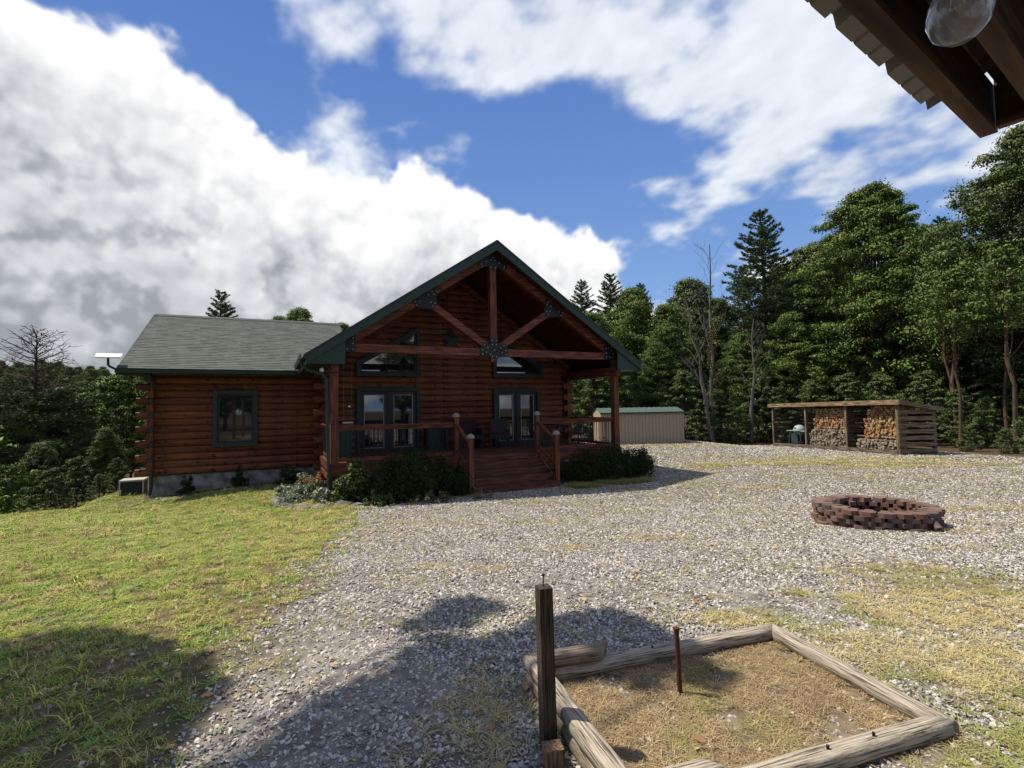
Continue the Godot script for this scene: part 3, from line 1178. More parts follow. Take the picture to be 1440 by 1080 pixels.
	# wing eave: section (towards front, up), run along x
	var g1 := begin()
	prism(g1, gut, 0.72, 5.16, Transform3D(Basis(Vector3(0, 0, 1), Vector3.UP, Vector3(-1, 0, 0)), Vector3(0, 3.335, -3.44)))
	put("gutter", g1.commit(), W.green, h)
	var g2 := begin()
	var flip := PackedVector2Array()
	for p in gut:
		flip.append(Vector2(-p.x, p.y))
	flip.reverse()
	prism(g2, flip, -3.3, zr, Transform3D(Basis(), Vector3(APEX_X - 4.97 - 0.065, 3.47, 0)))
	put("gutter", g2.commit(), W.green, h)
	var g3 := begin()
	prism(g3, gut, -12.5, zr, Transform3D(Basis(), Vector3(APEX_X + 4.97 + 0.065, 3.47, 0)))
	put("gutter", g3.commit(), W.green, h)
	put("downspout", tube_mesh(PackedVector3Array([Vector3(-0.78, 3.42, 0.25), Vector3(-0.76, 3.28, 0.22), Vector3(-0.62, 3.16, 0.20), Vector3(-0.30, 3.06, 0.20), Vector3(-0.20, 2.92, 0.20), Vector3(-0.14, 0.24, 0.20), Vector3(-0.10, 0.1, 0.32)]), PackedFloat32Array([0.042, 0.042, 0.042, 0.042, 0.042, 0.042, 0.042]), 6), W.green, h)
	put("downspout", tube_mesh(PackedVector3Array([Vector3(-4.42, 3.3, -3.46), Vector3(-4.42, 3.2, -3.5), Vector3(-4.41, 3.06, -3.84), Vector3(-4.41, 2.95, -3.9), Vector3(-4.41, 0.1, -3.9), Vector3(-4.43, -0.06, -3.78)]), PackedFloat32Array([0.045, 0.045, 0.045, 0.045, 0.045, 0.045]), 6), W.green, h)

	make_porch(h)

func make_porch(h: Node3D) -> void:
	var zt := 0.09    # front face of the truss
	# --- truss
	var tr := node("porch_truss", h)
	var chord_y := 3.74
	put("bottom_chord", box_mesh(Vector3(APEX_X, chord_y, 0), Vector3(7.95, 0.21, 0.175)), W.beam_x, tr)
	for s: float in [-1.0, 1.0]:
		put("rafter", bar_mesh(Vector3(APEX_X + s * 0.02, 6.49, 0), Vector3(APEX_X + s * 4.15, 3.78, 0), 0.178, 0.22), W.beam_x, tr)
		put("web_strut", bar_mesh(Vector3(APEX_X + s * 0.10, 3.84, 0), Vector3(APEX_X + s * 1.98, 5.10, 0), 0.172, 0.185), W.beam_x, tr)
	put("king_post", box_mesh(Vector3(APEX_X, 4.93, 0), Vector3(0.19, 2.94, 0.182)), W.beam_y, tr)
	var zp := zt + 0.003
	# end plates
	for s: float in [-1.0, 1.0]:
		var c := Vector2(APEX_X + s * 3.98, 3.82)
		var b := []
		for q in [[-0.14, -0.12], [-0.02, -0.12], [0.12, -0.12], [-0.14, 0.0], [0.12, 0.02], [-0.06, 0.10], [0.12, 0.16], [0.03, 0.18]]:
			b.append(c + Vector2(q[0] * -s, q[1]))
		var o := [Vector2(-0.19, -0.18), Vector2(0.18, -0.18), Vector2(0.18, 0.26), Vector2(0.06, 0.26), Vector2(-0.19, 0.08)]
		if s > 0.0:
			o = [Vector2(-0.18, -0.18), Vector2(0.19, -0.18), Vector2(0.19, 0.08), Vector2(-0.06, 0.26), Vector2(-0.18, 0.26)]
		add_plate(tr, around(c, o), zp, b)
		# where web meets rafter
		var c2 := Vector2(APEX_X + s * 2.0, 5.14)
		var d1 := Vector2(s, -0.656).normalized()
		var d2 := Vector2(-s, -0.67).normalized()
		var b2 := []
		var o2 := PackedVector2Array()
		for q in [c2 + d1 * 0.33 + Vector2(d1.y, -d1.x) * -s * 0.10, c2 + d1 * 0.33 + Vector2(d1.y, -d1.x) * s * 0.09, c2 + Vector2(0.0, -0.14), c2 + d2 * 0.36 + Vector2(-s * -0.06, -0.09), c2 + d2 * 0.36 + Vector2(s * -0.05, 0.10), c2 - d1 * 0.34 + Vector2(0.0, -0.05), c2 - d1 * 0.34 + Vector2(0, 0.12)]:
			o2.append(q)
		o2 = Geometry2D.convex_hull(o2)
		o2.remove_at(o2.size() - 1)
		if Geometry2D.is_polygon_clockwise(o2):
			o2.reverse()
		for q in [[d1, 0.30, 0.05], [d1, 0.30, -0.05], [d1, 0.18, 0.0], [d2, 0.30, 0.05], [d2, 0.30, -0.05], [d2, 0.19, 0.0], [-d1, 0.27, 0.05], [-d1, 0.27, -0.03], [-d1, 0.12, 0.03]]:
			var dd: Vector2 = q[0]
			b2.append(c2 + dd * q[1] + Vector2(-dd.y, dd.x) * q[2])
		add_plate(tr, o2, zp, b2)
	var ca := Vector2(APEX_X, 6.36)
	add_plate(tr, around(ca, [Vector2(-0.12, -0.24), Vector2(0.12, -0.24), Vector2(0.13, -0.16), Vector2(0.42, -0.24), Vector2(0.46, -0.08), Vector2(0.0, 0.23), Vector2(-0.46, -0.08), Vector2(-0.42, -0.24), Vector2(-0.13, -0.16)]), zp,
		[ca + Vector2(-0.36, -0.12), ca + Vector2(-0.34, -0.2), ca + Vector2(-0.2, -0.04), ca + Vector2(-0.07, -0.19), ca + Vector2(0.07, -0.19), ca + Vector2(0.0, 0.1), ca + Vector2(0.2, -0.04), ca + Vector2(0.36, -0.12), ca + Vector2(0.34, -0.2), ca + Vector2(-0.06, 0.02), ca + Vector2(0.06, 0.02)])
	var cc := Vector2(APEX_X, 3.80)
	add_plate(tr, around(cc, [Vector2(-0.42, -0.17), Vector2(-0.13, -0.17), Vector2(-0.12, -0.23), Vector2(0.12, -0.23), Vector2(0.13, -0.17), Vector2(0.42, -0.17), Vector2(0.42, 0.06), Vector2(0.30, 0.22), Vector2(0.13, 0.16), Vector2(0.12, 0.34), Vector2(-0.12, 0.34), Vector2(-0.13, 0.16), Vector2(-0.30, 0.22), Vector2(-0.42, 0.06)]), zp,
		[cc + Vector2(-0.36, -0.12), cc + Vector2(-0.36, 0.0), cc + Vector2(-0.24, -0.06), cc + Vector2(-0.12, -0.12), cc + Vector2(-0.06, -0.18), cc + Vector2(0.06, -0.18), cc + Vector2(0.36, -0.12), cc + Vector2(0.36, 0.0), cc + Vector2(0.24, -0.06), cc + Vector2(-0.3, 0.14), cc + Vector2(-0.2, 0.07), cc + Vector2(0.3, 0.14), cc + Vector2(0.2, 0.07), cc + Vector2(-0.06, 0.28), cc + Vector2(0.06, 0.28), cc + Vector2(-0.06, 0.16), cc + Vector2(0.06, 0.16), cc + Vector2(0.0, 0.0)])
	# --- posts and the beams they carry
	for x: float in [0.0, 8.52]:
		put("porch_post", box_mesh(Vector3(x, 1.99, 0), Vector3(0.185, 2.24, 0.185)), W.beam_y, h)
		put("porch_beam", box_mesh(Vector3(x, 3.26, -1.26), Vector3(0.178, 0.29, 3.0)), W.beam_z, h)
		put("porch_beam", box_mesh(Vector3(x, 3.52, 0), Vector3(0.17, 0.22, 0.17)), W.beam_z, h)
	# --- deck
	var dk := node("porch_deck", h)
	var z := 0.13
	var k := 0
	while z > -2.75:
		put("deck_board", box_mesh(Vector3(4.26, 0.855, z - 0.068), Vector3(8.78, 0.032, 0.132)), W.deck if k % 3 else W.deck2, dk)
		z -= 0.139
		k += 1
	put("rim_joist", box_mesh(Vector3(1.55, 0.70, 0.085), Vector3(3.26, 0.27, 0.04)), W.beam_x, dk)
	put("rim_joist", box_mesh(Vector3(7.18, 0.70, 0.085), Vector3(2.92, 0.27, 0.04)), W.beam_x, dk)
	put("skirt_board", box_mesh(Vector3(7.18, 0.42, 0.07), Vector3(2.92, 0.2, 0.03)), W.beam_x, dk)
	for x: float in [-0.10, 8.62]:
		put("rim_joist", box_mesh(Vector3(x, 0.74, -1.32), Vector3(0.04, 0.19, 2.78)), W.beam_z, dk)
		put("skirt_board", box_mesh(Vector3(x, 0.49, -1.32), Vector3(0.04, 0.13, 2.78)), W.beam_z, dk)
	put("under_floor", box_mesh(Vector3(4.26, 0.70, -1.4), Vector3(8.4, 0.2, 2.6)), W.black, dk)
	for x: float in [0.05, 2.9, 5.9, 8.45]:
		put("pier", box_mesh(Vector3(x, 0.24, -0.05), Vector3(0.14, 0.7, 0.14)), W.beam_y, dk)
		put("pier", box_mesh(Vector3(x, 0.24, -2.55), Vector3(0.14, 0.7, 0.14)), W.beam_y, dk)
	# --- railings
	rail(h, Vector3(0.09, 0.87, 0), Vector3(3.09, 0.87, 0), W.beam_x)
	rail(h, Vector3(5.77, 0.87, 0), Vector3(8.43, 0.87, 0), W.beam_x)
	rail(h, Vector3(-0.02, 0.87, -0.10), Vector3(-0.02, 0.87, -2.70), W.beam_z)
	rail(h, Vector3(8.54, 0.87, -0.10), Vector3(8.54, 0.87, -2.70), W.beam_z)
	# --- stairs
	var stn := node("porch_stairs", h)
	for i in 4:
		var y := 0.87 - 0.174 * (i + 1)
		var zz := 0.14 + 0.275 * i
		put("tread", box_mesh(Vector3(4.42, y - 0.02, zz + 0.15), Vector3(2.40, 0.038, 0.315)), W.deck, stn)
		put("riser", box_mesh(Vector3(4.42, y + 0.075, zz + 0.012), Vector3(2.38, 0.14, 0.022)), W.deck2, stn)
	put("riser", box_mesh(Vector3(4.42, 0.06, 1.24), Vector3(2.5, 0.2, 0.03)), W.deck2, stn)
	for x: float in [3.20, 5.64]:
		var side := prism_mesh(PackedVector2Array([Vector2(0.1, 0.45), Vector2(1.26, -0.06), Vector2(1.26, 0.16), Vector2(0.1, 0.80)]), -0.02, 0.02, Transform3D(Basis(Vector3(0, 0, 1), Vector3.UP, Vector3(-1, 0, 0)), Vector3(x, 0, 0)))
		put("stringer", side, W.beam_z, stn)
	for x: float in [3.17, 5.68]:
		for q in [[0.0, 0.60, 1.93], [1.10, -0.05, 1.40]]:
			var p := put("newel_post", box_mesh(Vector3(x, (q[1] + q[2]) * 0.5, q[0]), Vector3(0.125, q[2] - q[1], 0.125)), W.beam_y, stn)
			var st := begin()
			lathe(st, PackedVector2Array([Vector2(0.0, 0.0), Vector2(0.095, 0.0), Vector2(0.105, 0.03), Vector2(0.10, 0.065), Vector2(0.075, 0.085), Vector2(0.05, 0.11), Vector2(0.0, 0.125)]), 12, Transform3D(Basis(), Vector3(x, q[2] + 0.001, q[0])))
			put("post_cap", st.commit(), W.cap, p)
		var top0 := Vector3(x, 1.72, 0.06)
		var top1 := Vector3(x, 1.27, 1.06)
		var sr := node("stair_rail", stn)
		put("top_rail", bar_mesh(top0, top1, 0.10, 0.045), W.beam_z, sr)
		put("bottom_rail", bar_mesh(top0 + Vector3(0, -0.70, 0), top1 + Vector3(0, -0.70, 0), 0.06, 0.06), W.beam_z, sr)
		for j in 8:
			var m := top0.lerp(top1, (j + 0.7) / 8.6)
			put("baluster", tube_mesh(PackedVector3Array([m + Vector3(0, -0.69, 0), m]), PackedFloat32Array([0.011, 0.011]), 5), W.black, sr)

func rail(h: Node3D, p: Vector3, q: Vector3, m: Material) -> void:
	var rl := node("railing", h)
	var up := Vector3(0, 1, 0)
	put("top_rail", bar_mesh(p + up * 0.905, q + up * 0.905, 0.14, 0.036), m, rl)
	put("under_rail", bar_mesh(p + up * 0.838, q + up * 0.838, 0.04, 0.09), m, rl)
	put("bottom_rail", bar_mesh(p + up * 0.075, q + up * 0.075, 0.04, 0.09), m, rl)
	var n := int(p.distance_to(q) / 0.112)
	var bal := tube_mesh(PackedVector3Array([Vector3(0, 0.11, 0), Vector3(0, 0.80, 0)]), PackedFloat32Array([0.0105, 0.0105]), 5)
	for i in n:
		put("baluster", bal, W.black, rl, p.lerp(q, (i + 0.5) / n))

# ------------------------------------------------------------------ plants
# clumps: [centre, radii, leaves]; a leaf is a folded four-cornered blade
func leaves(clumps: Array, size: float, tones: Array, seed_: int, slim := 0.55, jitter := 0.25) -> ArrayMesh:
	var r := RandomNumberGenerator.new()
	r.seed = seed_
	var pos := PackedVector3Array()
	var nor := PackedVector3Array()
	var col := PackedColorArray()
	var idx := PackedInt32Array()
	for cl in clumps:
		var c: Vector3 = cl[0]
		var rad: Vector3 = cl[1]
		var base: Color = tones[r.randi() % tones.size()]
		base = base.lerp(tones[r.randi() % tones.size()], r.randf())
		for i in int(cl[2]):
			var d := Vector3(r.randfn(), r.randfn(), r.randfn()).normalized()
			var q := pow(r.randf(), 0.5) * (1.0 if r.randf() < 0.82 else r.randf_range(1.0, 1.9))
			var p := c + d * rad * q
			var out := (d + Vector3(0, 0.55, 0) + Vector3(r.randfn(), r.randfn(), r.randfn()) * 0.55).normalized()
			var t := out.cross(Vector3(r.randfn(), r.randfn(), r.randfn())).normalized()
			var b := out.cross(t)
			var s := size * r.randf_range(0.6, 1.25)
			var tip := t * s
			var side := b * s * slim
			var fold := out * s * 0.16
			var k := pos.size()
			pos.append(p - tip * 0.5)
			pos.append(p + side * 0.5 + fold)
			pos.append(p + tip * 0.5 - fold)
			pos.append(p - side * 0.5 + fold)
			var v := 1.0 + r.randf_range(-jitter, jitter)
			var g := Color(base.r * v, base.g * v, base.b * v)
			for j in 4:
				nor.append(out)
				col.append(g)
			idx.append_array([k, k + 1, k + 2, k, k + 2, k + 3])
	var arr := []
	arr.resize(Mesh.ARRAY_MAX)
	arr[Mesh.ARRAY_VERTEX] = pos
	arr[Mesh.ARRAY_NORMAL] = nor
	arr[Mesh.ARRAY_COLOR] = col
	arr[Mesh.ARRAY_INDEX] = idx
	var me := ArrayMesh.new()
	me.add_surface_from_arrays(Mesh.PRIMITIVE_TRIANGLES, arr)
	return me

func limb(st: SurfaceTool, p: Vector3, q: Vector3, r0: float, r1: float, r: RandomNumberGenerator, sag := 0.0, sides := 6) -> void:
	var pts := PackedVector3Array()
	var rad := PackedFloat32Array()
	var n := 5
	var off := Vector3(r.randfn(), r.randfn() * 0.4, r.randfn()) * p.distance_to(q) * 0.05
	for i in n:
		var t := float(i) / (n - 1)
		var m := p.lerp(q, t) + off * sin(t * PI) + Vector3(0, sag * sin(t * PI), 0)
		pts.append(m)
		rad.append(lerpf(r0, r1, t))
	tube(st, pts, rad, sides)

func leaf_mat() -> StandardMaterial3D:
	var m := tinted(0.62)
	m.backlight_enabled = true
	m.backlight = Color(0.36, 0.40, 0.24)
	return m

# broadleaf tree with a tapered trunk, limbs and a crown of leaf clumps
func broadleaf(called: String, label: String, seed_: int, tall: float, low: float, wide: float, count: int, per: int, size: float, tones: Array, group: String, bark: Material) -> Node3D:
	var r := RandomNumberGenerator.new()
	r.seed = seed_
	var t := thing(called, label, "tree", Vector3.ZERO, 0, group)
	var st := begin()
	var pts := PackedVector3Array()
	var rad := PackedFloat32Array()
	var r0 := (tall * 0.014 + 0.03) * (1.0 if count > 100 else 0.62)
	for i in 9:
		var k := i / 8.0
		pts.append(Vector3(r.randfn() * 0.015 * tall * k, tall * 0.9 * k, r.randfn() * 0.015 * tall * k))
		rad.append(r0 * (1.0 - 0.88 * k) * (1.25 if i == 0 else 1.0))
	tube(st, pts, rad, 9)
	var cl := []
	for i in count:
		var k := r.randf()
		var y := lerpf(low, tall, pow(k, 0.9))
		var u := (y - low) / (tall - low)
		var shape := pow(sin(PI * clampf(0.10 + 0.86 * u, 0.0, 1.0)), 0.75) * (1.0 - 0.42 * u)
		var a := r.randf() * TAU
		var lobes := 1.0 + 0.22 * sin(a * 3.0 + seed_) + 0.14 * sin(a * 5.0 + y)
		var d := wide * shape * lobes * sqrt(r.randf_range(0.12, 1.0))
		var c := Vector3(cos(a) * d, y, sin(a) * d)
		var s := minf(tall, 13.0) * r.randf_range(0.022, 0.060) * (1.0 - 0.3 * u)
		var flat := r.randf_range(0.45, 0.85)
		cl.append([c, Vector3(s * r.randf_range(1.0, 1.7), s * flat, s * r.randf_range(1.0, 1.7)), int(per * r.randf_range(0.5, 1.2))])
		if i % (5 if count > 100 else 9) == 0:
			var from: Vector3 = pts[clampi(int((y / tall) * 7.0 * (0.75 if count > 100 else 1.0)), 1, 7)]
			limb(st, from, c, r0 * 0.34 * (1.0 - 0.6 * u), 0.012, r, 0.03 * tall * 0.3)
	put("trunk", st.commit(), bark, t)
	put("crown", leaves(cl, size, tones, seed_ + 1), leaf_mat(), t)
	return t

# pine: whorls of level branches with sprays of needles
func pine(called: String, label: String, seed_: int, tall: float, low: float, wide: float, tones: Array, group: String, bark: Material, bare := 0.0, density := 1.0) -> Node3D:
	var r := RandomNumberGenerator.new()
	r.seed = seed_
	var t := thing(called, label, "tree", Vector3.ZERO, 0, group)
	var st := begin()
	var r0 := tall * 0.012 + 0.03
	tube(st, PackedVector3Array([Vector3.ZERO, Vector3(r.randfn() * 0.05, tall * 0.35, 0), Vector3(r.randfn() * 0.1, tall * 0.7, 0.05), Vector3(0, tall * 0.99, 0)]), PackedFloat32Array([r0 * 1.2, r0 * 0.85, r0 * 0.45, 0.012]), 8)
	var pos := PackedVector3Array()
	var nor := PackedVector3Array()
	var col := PackedColorArray()
	var y := low
	while y < tall * 0.985:
		var u := (y - low) / (tall - low)
		var n := r.randi_range(4, 6)
		var a0 := r.randf() * TAU
		for i in n:
			var a := a0 + TAU * i / n + r.randf_range(-0.3, 0.3)
			var long := (wide * (pow(1.0 - u, 0.75) * (0.55 + 0.45 * sm(0.0, 0.18, u))) + 0.15) * r.randf_range(0.6, 1.12)
			var dir := Vector3(cos(a), 0, sin(a))
			var lift := lerpf(0.0, 0.75, u * u) + r.randf_range(-0.08, 0.12)
			var p := Vector3(0, y + r.randf_range(-0.12, 0.12), 0)
			var q := p + dir * long + Vector3.UP * long * lift
			limb(st, p, q, r0 * 0.2 * (1.0 - 0.7 * u) + 0.008, 0.006, r, -0.05 * long, 5)
			var needles := density
			if bare > 0.0 and u > 1.0 - bare:
				needles *= 0.02
				# bare twigs
				for w in 6:
					var f := r.randf_range(0.25, 0.95)
					var b := p.lerp(q, f)
					var e := b + (dir * 0.5 + Vector3(r.randfn(), r.randfn() * 0.6 + 0.25, r.randfn()) * 0.6).normalized() * long * 0.34
					limb(st, b, e, 0.012, 0.004, r, 0.0, 3)
			var side := Vector3(-dir.z, 0, dir.x)
			var sprays := int(maxf(4.0, long * 34.0) * needles)
			for k in sprays:
				var f := pow(r.randf(), 0.7)
				if f < 0.22:
					continue
				var spread := long * 0.30 * (1.15 - f * 0.75)
				var c := p.lerp(q, f) + Vector3.DOWN * 0.03 * long * sin(f * PI) + side * r.randf_range(-1, 1) * spread + Vector3.UP * r.randf_range(-0.05, 0.09) * long * 0.6
				var tone: Color = tones[r.randi() % tones.size()]
				var v := r.randf_range(0.75, 1.25)
				for w in 7:
					var d := (dir * r.randf_range(0.1, 1.0) + side * r.randfn() * 0.7 + Vector3.UP * r.randf_range(-0.15, 0.8)).normalized()
					var s := d.cross(Vector3(r.randfn(), r.randfn(), r.randfn())).normalized() * r.randf_range(0.02, 0.034)
					var e := c + d * r.randf_range(0.13, 0.26)
					var face := (e - c).cross(s).normalized()
					if face.y < 0.0:
						face = -face
						s = -s
					for x in [c - s, c + s, e]:
						pos.append(x)
						nor.append(face)
						col.append(Color(tone.r * v, tone.g * v, tone.b * v))
		y += tall * r.randf_range(0.016, 0.028)
	var arr := []
	arr.resize(Mesh.ARRAY_MAX)
	arr[Mesh.ARRAY_VERTEX] = pos
	arr[Mesh.ARRAY_NORMAL] = nor
	arr[Mesh.ARRAY_COLOR] = col
	var me := ArrayMesh.new()
	me.add_surface_from_arrays(Mesh.PRIMITIVE_TRIANGLES, arr)
	put("trunk", st.commit(), bark, t)
	put("crown", me, leaf_mat(), t)
	return t

func fork(st: SurfaceTool, p: Vector3, d: Vector3, long: float, rad: float, depth: int, r: RandomNumberGenerator) -> void:
	var q := p + d * long
	limb(st, p, q, rad, rad * 0.62, r, 0.0, 5)
	if depth == 0:
		return
	for i in r.randi_range(2, 3):
		var f := r.randf_range(0.45, 1.0)
		var e := (d + Vector3(r.randfn() * 0.42, r.randf_range(-0.05, 0.3), r.randfn() * 0.42)).normalized()
		fork(st, p.lerp(q, f), e, long * r.randf_range(0.5, 0.72), rad * 0.5, depth - 1, r)

func bare_tree(called: String, label: String, seed_: int, tall: float, lean: Vector3, bark: Material, vine := false) -> Node3D:
	var r := RandomNumberGenerator.new()
	r.seed = seed_
	var t := thing(called, label, "tree")
	var st := begin()
	var pts := PackedVector3Array()
	var rad := PackedFloat32Array()
	for i in 8:
		var k := i / 7.0
		pts.append(lean * k * tall + Vector3(r.randfn() * 0.06, tall * k, r.randfn() * 0.06))
		rad.append(0.13 * (1.0 - 0.9 * k) + 0.01)
	tube(st, pts, rad, 7)
	for i in 16:
		var k := r.randf_range(0.3, 0.97)
		var a := r.randf() * TAU
		fork(st, pts[0].lerp(pts[7], k), Vector3(cos(a) * 0.55, r.randf_range(0.5, 1.0), sin(a) * 0.55).normalized(), tall * 0.17 * (1.15 - k * 0.7), 0.03 * (1.2 - k), 2, r)
	put("trunk", st.commit(), bark, t)
	if vine:
		var cl := []
		for i in 46:
			var k := r.randf_range(0.02, 0.62)
			cl.append([pts[0].lerp(pts[7], k) + Vector3(r.randfn() * 0.12, 0, r.randfn() * 0.12), Vector3(0.22, 0.3, 0.22) * r.randf_range(0.6, 1.3), 45])
		put("vine_leaves", leaves(cl, 0.1, [Color(0.10, 0.11, 0.025), Color(0.15, 0.10, 0.03)], seed_ + 5), leaf_mat(), t)
	return t

func shrub(called: String, label: String, at: Vector3, rad: Vector3, count: int, per: int, size: float, tones: Array, seed_: int, slim := 0.5, group := "", category := "shrub", spiky := false) -> Node3D:
	var r := RandomNumberGenerator.new()
	r.seed = seed_
	var t := thing(called, label, category, at, 0, group)
	t.rotation_degrees.y = HOUSE_TURN
	var st := begin()
	var cl := []
	for i in count:
		var d := Vector3(r.randfn(), absf(r.randfn()) * 0.9, r.randfn()).normalized() * pow(r.randf(), 0.4)
		var c := Vector3(d.x * rad.x, 0.12 * rad.y + d.y * rad.y * 0.86, d.z * rad.z)
		var s := minf(rad.x, rad.y) * r.randf_range(0.16, 0.30)
		cl.append([c, Vector3(s, s * (1.25 if spiky else 0.85), s), int(per * r.randf_range(0.7, 1.3))])
		if i % 3 == 0:
			limb(st, Vector3(c.x * 0.2, 0, c.z * 0.2), c + Vector3(0, s * (0.9 if spiky else 0.3), 0), 0.014, 0.004, r, 0.0, 4)
	put("stems", st.commit(), W.bark, t)
	put("foliage", leaves(cl, size, tones, seed_ + 3, slim), leaf_mat(), t)
	return t

func zone(x: float, z: float) -> String:
	if z > 0.0:
		return "behind the pavilion across the clearing from the cabin"
	if x < -8.0:
		return "showing above the cabin wing roof" if z < -45.0 else "on the slope below the lawn edge"
	if z < -43.0:
		return "deep in the woods far behind the metal shed" if x < 14.0 else "deep in the woods far behind the woodshed"
	if x < 4.5:
		return "right behind the porch gable of the cabin"
	if x < 10.5:
		return "at the wood's edge behind the metal shed"
	if x < 16.0 and z < -30.0:
		return "at the wood's edge between the two sheds"
	if z < -29.0:
		return "at the wood's edge behind the woodshed"
	return "beside the near end of the woodshed"

func make_woods() -> void:
	W.bark = wood(0.10, 0.075, 0.055, 1, 0.95)
	W.bark_red = wood(0.15, 0.095, 0.065, 1, 0.95)
	W.bark_grey = wood(0.20, 0.185, 0.165, 1, 0.95)
	var deep := [Color(0.060, 0.098, 0.026), Color(0.085, 0.13, 0.034), Color(0.11, 0.155, 0.045)]
	var fresh := [Color(0.10, 0.165, 0.036), Color(0.125, 0.185, 0.042), Color(0.075, 0.13, 0.03), Color(0.15, 0.19, 0.05)]
	var pale := [Color(0.11, 0.145, 0.062), Color(0.085, 0.118, 0.05), Color(0.14, 0.17, 0.075)]
	var needle := [Color(0.060, 0.090, 0.038), Color(0.080, 0.112, 0.048), Color(0.10, 0.13, 0.058)]
	var gb := "broadleaf trees at the edge of the woods"
	var gp := "pines standing among the broadleaf trees"
	var far := Vector3(0, -60, 0)
	var A := broadleaf("broadleaf_tree", "leafy mid-green tree in the row of woods behind the sheds", 101, 12.0, 2.2, 3.6, 460, 190, 0.145, fresh, gb, W.bark)
	var B := broadleaf("broadleaf_tree", "dense dark-green tree in the shaded woods behind the sheds", 202, 13.0, 2.0, 3.7, 460, 190, 0.15, deep, gb, W.bark)
	var C := broadleaf("broadleaf_tree", "pale grey-green tree in the woods behind the sheds", 303, 11.0, 2.0, 3.3, 420, 180, 0.14, pale, gb, W.bark)
	var U := broadleaf("understory_tree", "low young tree filling the edge of the woods behind the sheds", 404, 5.0, 0.4, 2.1, 190, 110, 0.11, deep + pale, "young trees along the edge of the woods", W.bark)
	var P := pine("pine_tree", "dark pine rising above the broadleaf woods", 505, 16.0, 3.0, 3.7, needle, gp, W.bark_red)
	var Q := pine("pine_tree", "dark pine rising above the broadleaf woods", 606, 15.0, 2.0, 4.1, needle, gp, W.bark_red)
	var protos := {"A": A, "B": B, "C": C, "U": U, "P": P, "Q": Q}
	var tall := {"A": 12.0, "B": 13.0, "C": 11.0, "U": 5.0, "P": 16.0, "Q": 15.0}
	var used := {}
	var r := RandomNumberGenerator.new()
	r.seed = 1212
	# kind, x, z, wanted height
	var looks := {"A": "leafy mid-green tree ", "B": "dense dark-green tree ", "C": "pale grey-green tree ", "U": "low leafy young tree ", "P": "slim dark pine ", "Q": "broad dark pine "}
	for w in WOODS:
		var said: String = looks[w[0]] + zone(w[1], w[2])
		var k: float = w[3] / tall[w[0]]
		var at := on_ground(w[1], w[2], -0.1)
		var o: Node3D = protos[w[0]]
		var sc := Vector3(k * r.randf_range(0.92, 1.1), k, k * r.randf_range(0.92, 1.1))
		if used.has(w[0]):
			copy(o, at, r.randf() * 360.0, sc, said)
		else:
			used[w[0]] = true
			o.position = at
			o.rotation_degrees.y = r.randf() * 360.0
			o.scale = sc
			o.set_meta("label", said)
	# single trees that stand out
	var maple := broadleaf("maple_tree", "large full-crowned green maple towering behind the woodshed", 707, 17.0, 2.0, 5.6, 820, 230, 0.16, fresh + deep, "", W.bark)
	maple.position = on_ground(24.4, -33.5, -0.1)
	var oak := broadleaf("oak_tree", "dark grey-green oak reaching over the clearing beyond the pavilion corner", 808, 16.5, 4.0, 5.4, 720, 210, 0.15, pale + deep, "", W.bark)
	oak.position = on_ground(27.2, -25.5, -0.1)
	var pt := copy(P, on_ground(19.2, -38.0, -0.1), 40.0, Vector3(1.25, 1.09, 1.25), "tallest pine, standing between the dead tree and the large maple")
	var lone := bare_tree("dead_tree", "leafless dead tree with brown vine up its trunk in front of the woods", 909, 12.6, Vector3(0.015, 0, 0), W.bark_grey, true)
	lone.position = on_ground(12.5, -31.6, -0.1)
	var lean := bare_tree("dead_tree", "thin leafless grey trunk leaning beside the vine-covered dead tree", 910, 9.5, Vector3(-0.16, 0, 0.02), W.bark_grey)
	lean.position = on_ground(12.3, -31.2, -0.1)
	var twig := bare_tree("dead_tree", "slim bare trunk standing left of the woodshed", 911, 8.0, Vector3(0.05, 0, 0), W.bark_grey)
	twig.position = on_ground(15.0, -31.8, -0.1)
	var slim := broadleaf("slender_tree", "slender straight trunk with a high thin crown beside the near end of the woodshed", 920, 10.0, 6.0, 1.6, 70, 70, 0.18, deep, "slender trunks by the woodshed", W.bark_red)
	slim.position = on_ground(21.5, -24.5, -0.1)
	for q in [[19.6, -22.2, 8.0], [23.0, -26.5, 10.5], [20.4, -20.6, 8.5], [24.6, -25.2, 10.0], [22.4, -22.6, 9.0]]:
		copy(slim, on_ground(q[0], q[1], -0.1), r.randf() * 360.0, Vector3.ONE * (q[2] / 10.0))
	# the left side, below the lawn
	var dp := pine("pine_tree", "half-dead pine with bare upper branches beyond the lawn", 111, 8.0, 2.0, 3.4, needle, "", W.bark, 0.42, 0.9)
	dp.position = on_ground(-18.9, -20.0, -0.1)
	var br := broadleaf("broadleaf_tree", "sunlit yellow-green tree at the corner of the cabin wing", 121, 5.4, 1.5, 2.3, 280, 120, 0.12, fresh, "", W.bark)
	br.position = on_ground(-18.2, -23.5, -0.1)
	var sp := broadleaf("young_tree", "bright leafy sapling at the edge of the lawn", 131, 3.1, 0.3, 1.2, 110, 32, 0.15, [Color(0.10, 0.17, 0.03), Color(0.07, 0.11, 0.025), Color(0.05, 0.08, 0.02)], "", W.bark)
	sp.position = on_ground(-13.3, -12.7, -0.1)
	# fallen limb leaning in the brush
	var fl := begin()
	limb(fl, Vector3(-18.2, -1.2, -21.0), Vector3(-15.6, -2.0, -21.2), 0.05, 0.03, r, 0.1, 6)
	tag(put("fallen_branch", fl.commit(), W.bark_grey, self), "pale bare branch caught in the brush behind the cabin wing", "branch")
	# the wooded hill far off
	var xf := []
	var cols := PackedColorArray()
